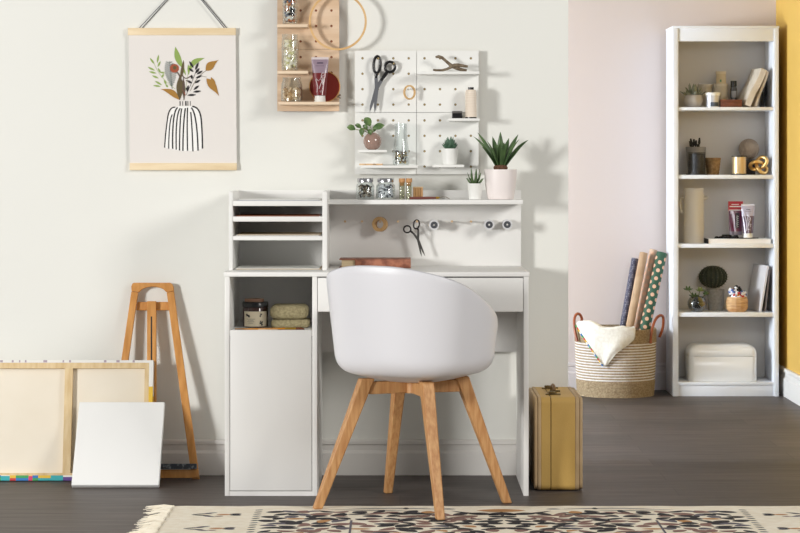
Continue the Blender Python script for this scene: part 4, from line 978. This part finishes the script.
for nm, (tx, ty), (bx_, by_), yb_, yt_, r, mm_, lab in (
    ('r', (635, 258.5), (612.4, 389), 3.365, 3.475, .0172, dotmat(), 'navy dotted paper roll, leftmost in the basket'),
    ('r', (643.8, 252.8), (618, 389), 3.318, 3.435, .0198, kraft, 'brown kraft paper roll next to the navy roll in the basket'),
    ('r', (653.6, 249.8), (624, 389), 3.372, 3.487, .0195, mat('kraft_wrap_pink', (200, 170, 146), .7), 'plain kraft paper roll touching the green dotted roll'),
    ('r', (662, 252.8), (631, 389), 3.318, 3.44, .0262, mat('forest_green_paper', (42, 82, 58), .6), 'green wrapping paper roll with pink dots in the basket')):
    t_ = W(tx, ty, yt_); zb3 = .03; sb_ = S(yb_); b_ = Vector(((bx_-400)/sb_, yb_, zb3)); d = (t_-b_).normalized()
    m = MB(); L = (t_-b_).length; m.lathe(0, 0, [(r*.7, .002), (r, 0), (r, L), (r*.72, L), (r*.72, L-.03), (r*.35, L-.03), (r*.35, L-.002), (r*.25, L-.002), (r*.25, L-.05)], 28)
    mats_ = [mm_]
    if 'green' in lab:
        mats_.append(mat('pink_dot', (222, 176, 144), .6))
        for k in range(6):
            for l in range(20):
                a0 = 2*PI*k/6-PI/2-.12; zc3 = .02+l*.041+(.0205 if k % 2 else 0)
                if zc3 > L-.012: continue
                rd = .0098; P = []
                for t in range(12): a = 2*PI*t/12; P.append(((r+.0006)*math.cos(a0+rd*math.cos(a)/r), (r+.0006)*math.sin(a0+rd*math.cos(a)/r), zc3+rd*math.sin(a)))
                m.add([((r+.0009)*math.cos(a0), (r+.0009)*math.sin(a0), zc3)]+P, [(0, 1+t, 1+(t+1) % 12) for t in range(12)], 1)
    q2 = Vector((0, 0, 1)).rotation_difference(d); m.xf(Matrix.Translation(b_) @ q2.to_matrix().to_4x4())
    tag(m.build('paper_roll', mats_), lab, 'paper roll', 'paper rolls in the basket')

# ------------------------------------------------------------------ bookcase
KY, KB = 3.24, 3.517
def kx(p): return (p-400)/S(KY)
def kz(p): return CAMZ-(p-165)/S(KY)
L0, L1, R0, R1 = kx(673.0), kx(678.4), kx(774.2), kx(778.8)
bc = thing('bookcase', 'tall white bookcase with five open tiers beside the yellow wall', 'bookcase', ((L0+R1)/2, (KY+KB)/2, 0))
KT = kz(25.8)
for a, b in ((L0, L1), (R0, R1)): MB().box(a, b, KY, KB, 0, KT-.012, bev=.0015).build('side_panel', white2, bc)
MB().box(L0-.002, R1+.002, KY-.004, KB, KT-.0118, KT, bev=.002).build('top_panel', white2, bc)
MB().box(L1, R0, KY+.004, KY+.02, kz(41.2), KT-.012, bev=.001).build('valance', white2, bc)
MB().box(L1, R0, KB-.006, KB-.001, .05, KT-.012).build('back_panel', mat('bookcase_back', (214, 210, 206), .6), bc)
shz = []
for a, b in ((107, 110.3), (174.9, 178.8), (243.9, 247.9), (312.6, 316.9)):
    MB().box(L1, R0, KY+.006, KB-.006, kz(b), kz(a), bev=.001).build('shelf', white2, bc); shz.append(kz(a))
MB().box(L1, R0, KY+.002, KB-.006, kz(385.2), kz(382.4), bev=.001).build('shelf', white2, bc); shz.append(kz(382.4))
MB().box(L1, R0, KY+.008, KY+.02, 0, kz(385.4), bev=.001).build('kick_board', white2, bc)
s1, s2, s3, s4, s5 = [z+.0004 for z in shz]
Y1 = 3.31
def H(n, y): return n/S(y)
# tier 1
x = X(693.4, Y1); th = thing('potted_succulent', 'grey green succulent in a round pale grey pot on the top tier', 'plant', (x, Y1, s1))
r = .046; MB().lathe(x, Y1, [(0, s1), (.026, s1), (.040, s1+.012), (r, s1+.032), (.043, s1+.052), (.038, s1+.060), (.034, s1+.060), (.034, s1+.05), (0, s1+.05)], 32).build('pot', mat('stone_pot', (176, 172, 170), .6), th)
rosette(th, x, Y1, s1+.05, .062, .07, 8, .0095, leafg, 3)
x = X(712.8, 3.30); th = thing('candle_tin', 'round white and silver tin with a dark label, front row of the top tier', 'tin', (x, 3.30, s1))
MB().lathe(x, 3.30, [(0, s1), (.034, s1), (.0345, s1+.056), (0, s1+.056)], 32).build('tin', mat('pale_tin', (206, 206, 210), .3, .4), th)
MB().lathe(x, 3.30, [(0, s1+.0565), (.0365, s1+.0565), (.0365, s1+.070), (.034, s1+.072), (0, s1+.072)], 32).build('lid', potw, th)
m = MB(); cylpatch(m, x, 3.30, .0352, A(-118), A(-48), s1+.004, s1+.024); m.build('dark_label', mat('slate_label', (70, 78, 92), .5), th)
for px_, yy, rr, hh, lab in ((720.5, 3.42, .037, .118, 'tall cream canister behind the white tin, carrying a smaller jar'), (705.8, 3.435, .034, .116, 'cream canister behind the grey succulent pot')):
    x = X(px_, yy); th = thing('canister', lab, 'canister', (x, yy, s1), 'cream canisters'); cm = mat('cream_canister', (196, 188, 172), .6)
    MB().lathe(x, yy, [(0, s1), (rr-.003, s1), (rr-.003, s1+hh-.012), (0, s1+hh-.012)], 28).build('body', cm, th); MB().lathe(x, yy, [(0, s1+hh-.0118), (rr, s1+hh-.0118), (rr, s1+hh), (0, s1+hh)], 28).build('lid', mat('canister_lid', (208, 200, 186), .5), th)
x = X(721, 3.42); th = thing('small_jar', 'small beige jar standing on top of the tall cream canister', 'jar', (x, 3.42, s1+.1185))
zj = s1+.1185; MB().lathe(x, 3.42, [(0, zj), (.0245, zj), (.0245, zj+.048), (0, zj+.048)], 24).build('body', mat('kraft_jar', (200, 184, 152), .7), th)
MB().lathe(x, 3.42, [(0, zj+.0485), (.026, zj+.0485), (.026, zj+.060), (0, zj+.060)], 24).build('lid', mat('kraft_lid', (214, 200, 172), .7), th)
m = MB(); cylpatch(m, x, 3.42, .0249, A(-112), A(-92), zj+.008, zj+.020); m.build('green_mark', mat('sage_mark', (96, 140, 110), .6), th)
x = X(733.6, 3.40); th = thing('black_bottle', 'slim dark glass bottle with black cap behind the brown box', 'bottle', (x, 3.40, s1))
MB().lathe(x, 3.40, [(0, s1), (.0165, s1), (.017, s1+.09), (.0135, s1+.104), (0, s1+.104)], 24).build('bottle', mat('smoke_bottle', (60, 62, 68), .15, coat=.6), th)
MB().lathe(x, 3.40, [(0, s1+.1042), (.0152, s1+.1042), (.0152, s1+.132), (0, s1+.132)], 24).build('cap', blackpl, th)
m = MB(); cylpatch(m, x, 3.40, .0174, A(-135), A(-45), s1+.05, s1+.082); m.build('label_band', mat('grey_label', (150, 152, 158), .5), th)
x0, x1 = X(720.8, 3.27), X(742, 3.27); th = thing('wooden_box', 'low reddish brown wooden box on the top tier', 'box', ((x0+x1)/2, 3.29, s1))
rw = mat('mahogany', (120, 66, 42), .5, rgb2=(96, 50, 30), nscale=30, stretch=(1, 1, 5))
MB().box(x0, x1, 3.27, 3.345, s1, s1+.027, bev=.0015).build('box_body', rw, th); MB().box(x0-.001, x1+.001, 3.268, 3.347, s1+.0272, s1+.037, bev=.0015).build('box_lid', rw, th)
def leanslab(name, label, cat, pb, pt, pyt, y0, y1, thick, m, group=None, curve=0.0, sbase=s1, yaw=0.0):
    """slab leaning sideways: bottom edge px pb, top px pt at height pyt; cover faces left"""
    b_ = Vector((X(pb, y0), 0, sbase)); t_ = Vector((X(pt, y0), 0, Z(pyt, y0))); d = (t_-b_); L = d.length; d.normalize(); nn = Vector((-d.z, 0, d.x))
    mm = MB(); P = []; N = 8
    lft = [b_+d*L*i/N+nn*(thick*.5+curve*math.sin(PI*2*i/N)) for i in range(N+1)]; rgt = [b_+d*L*i/N+nn*(-thick*.5+curve*math.sin(PI*2*i/N)) for i in range(N+1)]
    pts = [Vector((p.x, y0, p.z)) for p in lft+rgt[::-1]]; lo = min(p.z for p in pts); 
    for p in pts: p.z += sbase-lo+.0003
    mm.prism(pts, (-yaw, y1-y0, 0)); o = mm.build(name, m, ang=30); bv = o.modifiers.new('b', 'BEVEL'); bv.width = min(.002, thick*.2); bv.segments = 2; bv.limit_method = 'ANGLE'
    return tag(o, label, cat, group)
beige = mat('beige_cloth', (214, 202, 184), .9, rgb2=(200, 186, 166), nscale=20, bump=.3, bscale=200)
leanslab('folded_cloth', 'thick folded beige cloth leaning right on the top tier', 'cloth', 748.0, 764.2, 70.5, 3.275, 3.42, .030, beige, 'beige leaning cloths', .003, yaw=.026)
leanslab('folded_cloth', 'thin folded beige cloth leaning against the black folder', 'cloth', 755.8, 768.0, 72, 3.285, 3.42, .0125, beige, 'beige leaning cloths', .002, yaw=.026)
leanslab('folder', 'black folder leaning against the right side of the top tier', 'folder', 763.4, 765.2, 76, 3.425, 3.505, .011, black)
# tier 2
x = X(696.8, 3.30); th = thing('twine_spool', 'spool wound with shiny black twine on the second tier', 'spool', (x, 3.30, s2))
MB().lathe(x, 3.30, [(0, s2), (.0525, s2), (.0525, s2+.006), (0, s2+.006)], 32).build('bottom_flange', black, th)
MB().lathe(x, 3.30, [(0, s2+.006)]+[(.041+.0012*(i % 2), s2+.006+i*.0048) for i in range(21)]+[(0, s2+.104)], 32).build('twine', mat('black_twine', (40, 40, 44), .35, rgb2=(20, 20, 22), nscale=50, bump=.8, bscale=160), th)
MB().lathe(x, 3.30, [(0, s2+.104), (.043, s2+.104), (.043, s2+.108), (0, s2+.108)], 32).build('top_flange', black, th)
x = X(695.8, 3.42); th = thing('brush_pot', 'grey tumbler of black brushes standing behind the black twine spool', 'pot', (x, 3.42, s2))
MB().lathe(x, 3.42, [(0, s2), (.038, s2), (.050, s2+.136), (.0475, s2+.136), (.036, s2+.005), (0, s2+.005)], 32).build('tumbler', mat('concrete_grey', (146, 144, 144), .7), th)
for k in range(7):
    a = k*.9; b_ = Vector((x+.012*math.cos(a), 3.42+.02*math.sin(a), s2+.01)); t_ = Vector((x-.03+k*.0075, 3.42+.03*math.sin(a), s2+.165+.017*math.sin(k*2.3)))
    MB().tube([b_, b_.lerp(t_, .8), b_.lerp(t_, .86), t_], [.0025, .003, .007, .004], 8).build('brush', black, th)
x = X(712.9, 3.345); th = thing('rattan_cup', 'small woven rattan cup beside the black spool', 'cup', (x, 3.345, s2))
MB().lathe(x, 3.345, [(0, s2), (.029, s2)]+[(.029+.0008*i+.0012*(i % 2), s2+.003+i*.0066) for i in range(13)]+[(.034, s2+.083), (.031, s2+.02), (0, s2+.02)], 32).build('woven_cup', mat('rattan', (156, 126, 88), .7, rgb2=(124, 96, 62), nscale=60, bump=.7, bscale=120), th)
x = X(739.3, 3.30); th = thing('thread_spool', 'black spool wound with shiny gold cord on the second tier', 'spool', (x, 3.30, s2))
for z in (s2, s2+.087): MB().lathe(x, 3.30, [(0, z), (.0375, z), (.0375, z+.005), (0, z+.005)], 32).build('flange', black, th)
MB().lathe(x, 3.30, [(0, s2+.005)]+[(.0325+.0012*(i % 2), s2+.005+i*.0041) for i in range(21)]+[(0, s2+.087)], 32).build('gold_cord', mat('gold_cord', (212, 184, 138), .35, .5), th)
x = X(748.9, 3.43); m = MB(); m.box(x-.028, x+.028, 3.40, 3.46, s2, s2+.075, bev=.002); tag(m.build('dark_box', mat('charcoal_box', (46, 40, 38), .6)), 'dark box under the twine ball on the second tier', 'box')
m = MB(); rb3 = .0505; cb = Vector((x, 3.43, s2+.0755+rb3)); m.sph(cb, rb3-.002, nu=24, nv=14)
for k in range(26):
    ax = Vector((random.uniform(-1, 1), random.uniform(-1, 1), random.uniform(-.6, .6))).normalized(); e1 = ax.orthogonal().normalized(); e2 = ax.cross(e1)
    m.tube([cb+(e1*math.cos(2*PI*i/28)+e2*math.sin(2*PI*i/28))*(rb3-.0012) for i in range(28)], .0018, 5, closed=True)
tag(m.build('twine_ball', mat('jute_twine', (160, 144, 128), .9, bump=.5, bscale=200)), 'ball of brown jute twine behind the gold spool', 'twine')
# gold knot: trefoil
m = MB(); cx_, cz_ = X(760.2, 3.305), s2+.049; pts = []
for i in range(90):
    t = 2*PI*i/90; a = (math.sin(t)+2*math.sin(2*t)); b = (math.cos(t)-2*math.cos(2*t)); c_ = -math.sin(3*t)
    ca, sa = math.cos(.6), math.sin(.6); a, b = a*ca-b*sa, a*sa+b*ca
    pts.append(Vector((cx_+a*.0160, 3.31+c_*.0125, cz_+b*.0140)))
m.tube(pts, .0092, 14, closed=True); lo = min(v.z for v in m.v); m.xf(Matrix.Translation((0, 0, s2-lo)))
tag(m.build('knot_ornament', gold), 'shiny gold knot ornament at the right of the second tier', 'ornament')
# tier 3
x = X(693.8, 3.33); jg = thing('water_jug', 'tall straight cream ceramic jug at the left of the third tier', 'jug', (x, 3.33, s3))
jm = mat('oat_ceramic', (204, 200, 194), .55); rj = .0485; hj = .268
MB().lathe(x, 3.33, [(0, s3), (rj, s3), (rj+.001, s3+.004), (rj-.001, s3+hj), (rj-.005, s3+hj), (rj-.006, s3+.01), (0, s3+.01)], 40).build('body', jm, jg)
MB().tube([(x-rj+.003, 3.33, s3+hj-.045), (x-rj-.016, 3.325, s3+hj-.052), (x-rj-.021, 3.32, s3+hj-.085), (x-rj-.012, 3.325, s3+hj-.115), (x-rj+.003, 3.33, s3+hj-.118)], .0048, 10).build('handle', jm, jg)
MB().tube([(x+rj-.004, 3.33, s3+hj-.050), (x+rj+.012, 3.325, s3+hj-.046), (x+rj+.018, 3.324, s3+hj-.040)], [.010, .009, .010], 12).build('spout', jm, jg)
b3 = thing('book', 'white book with dark spine lying under the paint tubes', 'book', (X(739, 3.29), 3.34, s3)); xa, xb = X(707.3, 3.265), X(771.5, 3.265)
MB().box(xa+.006, xb, 3.265, 3.42, s3, s3+.0025, bev=.0006).box(xa+.006, xb, 3.265, 3.42, s3+.0205, s3+.023, bev=.0006).build('cover', paper, b3)
MB().box(xa+.004, xb-.003, 3.267, 3.418, s3+.0026, s3+.0204).build('pages', mat('bright_pages', (238, 234, 230), .8), b3); MB().box(xa, xa+.006, 3.264, 3.421, s3, s3+.023, bev=.001).build('spine', black, b3)
zt3 = s3+.0235
m = MB(); xc = X(735, 3.33)
m.prism([(xc-.105, 3.31, zt3), (xc-.03, 3.285, zt3), (xc+.09, 3.29, zt3), (xc+.115, 3.33, zt3), (xc+.05, 3.39, zt3), (xc-.06, 3.385, zt3)], (0, 0, .004))
for k in range(6): m.sph((xc-.09+k*.02, 3.325+.01*(k % 2), zt3+.006), .010, .008, .005)
m.lathe(xc-.035, 3.365, [(0, zt3+.004), (.03, zt3+.004), (.022, zt3+.018), (0, zt3+.020)], 20)
tag(m.build('artist_palette', mat('glossy_black', (26, 26, 30), .2)), 'glossy black palette lying on the white book', 'palette')
zt4 = zt3+.0044
rb4 = thing('paint_tube', 'crimson and purple paint tube hanging card up on the third tier', 'paint tube', (X(735.8, 3.345), 3.345, zt4)); x = X(735.8, 3.345); sc3 = S(3.345)
hh = 36/sc3; w = 7.4/sc3
MB().box(x-w, x+w, 3.353, 3.3545, zt4+hh-.045, zt4+hh).build('header_card', mat('crimson_card', (172, 24, 44), .45), rb4)
m = MB(); n = 20; rings = []
for l in range(8):
    u = l/7; a = w*(.86+.10*u); b = .013*(1-u)+.0015; z = zt4+.012+(hh-.045-.012)*u; rings.append([(x+a*math.cos(2*PI*k/n), 3.3535-.002+b*math.sin(2*PI*k/n)-.004*(1-u), z) for k in range(n)])
for l in range(7): m.add(rings[l]+rings[l+1], [(k, (k+1) % n, n+(k+1) % n, n+k) for k in range(n)], 0 if l > 0 else 1)
m.add(rings[0], [list(range(n))[::-1]], 1); m.add(rings[-1], [list(range(n))], 0)
m.build('tube_body', [mat('plum_tube', (96, 24, 58), .3, coat=.4), mat('grey_tube_end', (120, 110, 120), .4)], rb4, ang=60)
MB().lathe(x, 3.3475, [(0, zt4), (.011, zt4), (.011, zt4+.012), (0, zt4+.012)], 20).build('cap', black, rb4)
m = MB(); yf = 3.3522
m.box(x-w*.82, x+w*.82, yf, yf+.0008, zt4+hh-.028, zt4+hh-.023).box(x-w*.55, x+w*.45, yf, yf+.0008, zt4+hh-.017+.0, zt4+hh-.0135)
m.box(x-w*.9, x+w*.9, yf, yf+.0008, zt4+hh-.045, zt4+hh-.041); m.build('white_lettering', paper, rb4)
m = MB(); m.box(x-w*.08, x+w*.42, 3.331, 3.3325, zt4+.045, zt4+hh-.055, mi=0)
for k in range(6): zq = zt4+.05+k*.0098; m.tube([(x+.001, 3.3305, zq), (x+w*.32, 3.3305, zq+.004), (x+.002, 3.3305, zq+.0075)], .0012, 5, mi=1)
m.build('dark_label', [mat('ink_label', (24, 20, 34), .4), paper], rb4)
paint_tube('lilac grey paint tube with white cap on the third tier', 748, 3.30, zt4, 4.5, 5.2, 6.8, 32, 4.6,
           [whitecap, mat('tube_plum_clear', (92, 74, 92), .25, coat=.4), mat('tube_silver_lilac', (176, 172, 190), .35, coat=.3), mat('tube_end_white', (214, 212, 220), .4), mat('mark_pale', (214, 208, 222), .5), mat('mark_ink', (56, 50, 70), .5)],
           [([(-.7, .78), (-.4, .5), (-.3, .2), (-.4, .08)], .0022, 3), ([(-.1, .25), (.1, .4), (.4, .5), (.2, .6)], .0013, 3), ([(.5, .3), (.2, .35), (.4, .22)], .0013, 3), ([(0, .62), (.35, .55), (.1, .48)], .0012, 3), ([(-.2, .15), (.3, .12)], .0012, 3), ([(-.3, .86), (.3, .86)], .0018, 4), ([(-.45, .79), (.5, .79)], .0007, 4)], dark=.68)
# tier 4
x = X(697, 3.30); th = thing('glass_bowl_plant', 'small leafy succulent in a smoky glass bowl at the left of the fourth tier', 'plant', (x, 3.30, s4)); r = .046
MB().lathe(x, 3.30, [(0, s4), (.026, s4)]+[(r*math.cos(a), s4+r*.86+r*math.sin(a)) for a in [math.radians(-52+i*11) for i in range(10)]]+[(r*.72, s4+r*1.52), (r*.9, s4+r*1.1), (r*.94, s4+r*.6), (.024, s4+.004), (0, s4+.004)], 36).build('bowl', GLD, th)
MB().lathe(x, 3.30, [(0, s4+.005), (.026, s4+.006), (r*.88, s4+r*.5), (r*.9, s4+r*.95), (r*.6, s4+r*1.1), (0, s4+r*1.15)], 24).build('soil', mat('dark_soil', (34, 32, 36), .8, bump=.6, bscale=150), th)
for px_, py_, R_, mm_ in ((688, 288.5, .026, leafd), (700, 289.5, .024, mat('lime_succulent', (128, 144, 84), .5)), (694, 295, .028, leafd), (706, 293, .018, leafd)):
    p = W(px_, py_, 3.30); rosette(th, p.x, p.y, p.z-.008, R_, .022, 7, .0065, mm_, 2)
m = MB(); b0 = Vector((x, 3.30, s4+r))
for px_, py_ in ((688, 289), (700, 290), (694, 295), (706, 294)): m.tube([b0, W(px_, py_, 3.30)], .0018, 6)
m.build('stems', mat('stem_green', (110, 116, 60), .6), th)
x = X(715.7, 3.41); th = thing('potted_cactus', 'round ribbed dark green cactus in a grey ribbed pot on the fourth tier', 'plant', (x, 3.41, s4))
m = MB(); n = 96; prof = []
for i in range(13):
    u = i/12; prof.append((.036+.007*u, s4+.104*u))
vs = []; fs = []
for i, (rr, z) in enumerate(prof):
    for k in range(n): q3 = rr*(1+.018*math.cos(24*2*PI*k/n)); vs.append((x+q3*math.cos(2*PI*k/n), 3.41+q3*math.sin(2*PI*k/n), z))
for i in range(12):
    for k in range(n): fs.append((i*n+k, i*n+(k+1) % n, (i+1)*n+(k+1) % n, (i+1)*n+k))
fs.append(list(range(n))[::-1]); m.add(vs, fs); m.lathe(x, 3.41, [(.0425, s4+.104), (.038, s4+.104), (.037, s4+.095), (0, s4+.095)], 40); m.build('pot', potg, th)
xc = X(713, 3.41); zc_ = Z(276.8, 3.41); m = MB(); nu, nv = 108, 20; RX_, RZ_ = .0665, .055; vs = []; fs = []
for j in range(nv+1):
    a = -PI/2+PI*j/nv
    for i in range(nu):
        t = 2*PI*i/nu; q3 = RX_*math.cos(a)*(1+.06*math.cos(18*t)); vs.append((xc+q3*math.cos(t), 3.41+q3*math.sin(t), zc_+RZ_*math.sin(a)))
for j in range(nv):
    for i in range(nu): fs.append((j*nu+i, j*nu+(i+1) % nu, (j+1)*nu+(i+1) % nu, (j+1)*nu+i))
m.add(vs, fs); m.build('cactus', cactus_m, th)
m = MB()
for i in range(18):
    t = 2*PI*i/18
    for j in range(2, 13):
        a = -PI/2+PI*j/14; q3 = RX_*math.cos(a)*1.055; p = Vector((xc+q3*math.cos(t), 3.41+q3*math.sin(t), zc_+RZ_*math.sin(a))); d = (p-Vector((xc, 3.41, zc_))).normalized()
        for s in (-.5, 0, .5): m.tube([p, p+(d+Vector((-math.sin(t)*s, math.cos(t)*s, .3*s))).normalized()*.007], [.0005, .0002], 3)
o = m.build('spines', mat('spine_straw', (132, 124, 92), .7), th)
x = X(737, 3.31); wb = thing('wooden_bowl', 'chunky carved pale wooden bowl on the fourth tier', 'bowl', (x, 3.31, s4))
MB().lathe(x, 3.31, [(0, s4), (.040, s4), (.048, s4+.008), (.053, s4+.018), (.054, s4+.052), (.050, s4+.062), (.047, s4+.072), (.042, s4+.072), (.044, s4+.05), (.038, s4+.045), (0, s4+.045)], 14).build('bowl_body', mat('mango_wood', (170, 124, 80), .6, rgb2=(214, 174, 124), nscale=16, stretch=(1, 1, 6)), wb, ang=15)
m = MB(); rnd = random.Random(5); cs = [0, 0, 0, 0, 1, 2, 3, 4]
for k in range(48):
    a = rnd.uniform(0, 2*PI); rr = .030*math.sqrt(rnd.random()); hgt = s4+.074+rnd.uniform(0, .052)*(1-rr/.05)+.002; s0 = len(m.v)
    L = rnd.uniform(.012, .022); m.box(-L, L, -.006, .006, -.0045, .0045, mi=rnd.choice(cs), bev=.002)
    m.xf(Matrix.Translation((x+rr*math.cos(a)*1.2, 3.31+rr*math.sin(a), hgt)) @ Matrix.Rotation(rnd.uniform(0, 3), 4, 'Z') @ Matrix.Rotation(rnd.uniform(-1.1, 1.1), 4, 'Y'), s0)
m.lathe(x, 3.31, [(0, s4+.046), (.038, s4+.05), (.037, s4+.070), (.02, s4+.095), (0, s4+.1)], 16, mi=0)
tag(m.build('thread_skeins', [mat('skein_white', (236, 234, 238), .8), mat('skein_red', (190, 56, 52), .8), mat('skein_orange', (214, 138, 60), .8), mat('skein_blue', (84, 110, 170), .8), black]), 'heap of white, red, orange and blue skeins in the wooden bowl', 'thread', kind='stuff')
lg = mat('light_grey_cover', (206, 202, 202), .6)
leanslab('book', 'large pale grey book leaning on the fourth tier, its cover facing left', 'book', 760.5, 768.2, 266, 3.275, 3.49, .011, lg, 'leaning books', 0, s4, .032)
leanslab('book', 'thin brown grey book between the pale book and bookcase side', 'book', 765.2, 769.9, 270, 3.30, 3.46, .006, mat('taupe_cover', (150, 136, 128), .6), 'leaning books', 0, s4)
# tier 5 bread box
x0, x1, y0, y1 = X(689.2, 3.275), X(757.4, 3.275), 3.275, 3.46; bb = thing('bread_box', 'large rounded cream metal box on the bottom tier', 'box', ((x0+x1)/2, 3.36, s5))
em = mat('cream_enamel', (234, 235, 236), .3, coat=.3); hb = 37.2/S(3.275); zs = s5+hb*.66
def rrect(hx, hy, r, z):
    P = []
    for sx_, sy_, a0 in ((1, 1, 0), (-1, 1, 90), (-1, -1, 180), (1, -1, 270)):
        for k in range(7): a = math.radians(a0+k*15); P.append(((x0+x1)/2+sx_*(hx-r)+r*math.cos(a), (y0+y1)/2+sy_*(hy-r)+r*math.sin(a), z))
    return P
def loft(levels):
    m = MB(); n = 28; m.add([p for L_ in levels for p in L_], [(l*n+k, l*n+(k+1) % n, (l+1)*n+(k+1) % n, (l+1)*n+k) for l in range(len(levels)-1) for k in range(n)]+[tuple(range(n))[::-1], tuple((len(levels)-1)*n+k for k in range(n))]); return m
hx, hy = (x1-x0)/2, (y1-y0)/2
loft([rrect(hx-.003, hy-.003, .026, s5), rrect(hx, hy, .028, s5+.004), rrect(hx, hy, .028, zs-.0015), rrect(hx-.0015, hy-.0015, .027, zs-.0002)]).build('box_body', em, bb, ang=50)
top_z = s5+hb
lv = [rrect(hx-.0015, hy-.0015, .027, zs+.0002), rrect(hx, hy, .028, zs+.0015)]
for k in range(9): a = math.radians(k*11.25); lv.append(rrect(hx-.050*(1-math.cos(a)), hy-.032*(1-math.cos(a)), .028, max(zs+.002, top_z-.046)+(top_z-max(zs+.002, top_z-.046))*math.sin(a)))
loft(lv).build('box_lid', em, bb, ang=50)

# ------------------------------------------------------------------ lights and camera
def area(name, loc, target, size, power, colr=(1, 1, 1), sy=None):
    l = bpy.data.lights.new(name, 'AREA'); l.energy = power; l.color = colr; l.size = size
    if sy: l.shape = 'RECTANGLE'; l.size_y = sy
    o = bpy.data.objects.new(name, l); C.objects.link(o); o.location = loc
    o.rotation_euler = (Vector(target)-Vector(loc)).to_track_quat('-Z', 'Y').to_euler(); return o
area('window_light_left', (-5.2, -4.9, 1.55), (0, .5, 1.0), 1.0, 345, (1, .99, .97))
area('window_light_right', (4.8, -4.4, 3.3), (0, .5, .9), 1.6, 205, (1, .975, .935))
area('alcove_window_light', (-4.05, 1.42, 1.4), (1.8, 2.6, 1.0), .7, 365, (.85, .925, 1), 1.3)
fl = area('alcove_fill_light', (1.8, -1.5, 2.05), (1.5, 3.4, .75), .7, 1.2, (.93, .96, 1)); fl.data.spread = math.radians(36)  # added fill with no real fixture; brightens the bookcase interior from the front
w = bpy.data.worlds.new('World'); bpy.context.scene.world = w; w.use_nodes = True
w.node_tree.nodes['Background'].inputs[0].default_value = (1, .975, .94, 1); w.node_tree.nodes['Background'].inputs[1].default_value = .26
cam = bpy.data.cameras.new('Camera'); co = bpy.data.objects.new('Camera', cam); C.objects.link(co)
co.location = (0, -CAMD, CAMZ); co.rotation_euler = (PI/2, 0, 0); cam.sensor_width = 36; cam.lens = F/800*36; cam.shift_y = -(266.5-HY)/800
cam.clip_end = 50
sc = bpy.context.scene; sc.camera = co
sc.view_settings.view_transform = 'Standard'; sc.view_settings.look = 'None'; sc.view_settings.gamma = 1; sc.view_settings.exposure = 0
for o in C.objects:
    if '_o' in o: del o['_o']
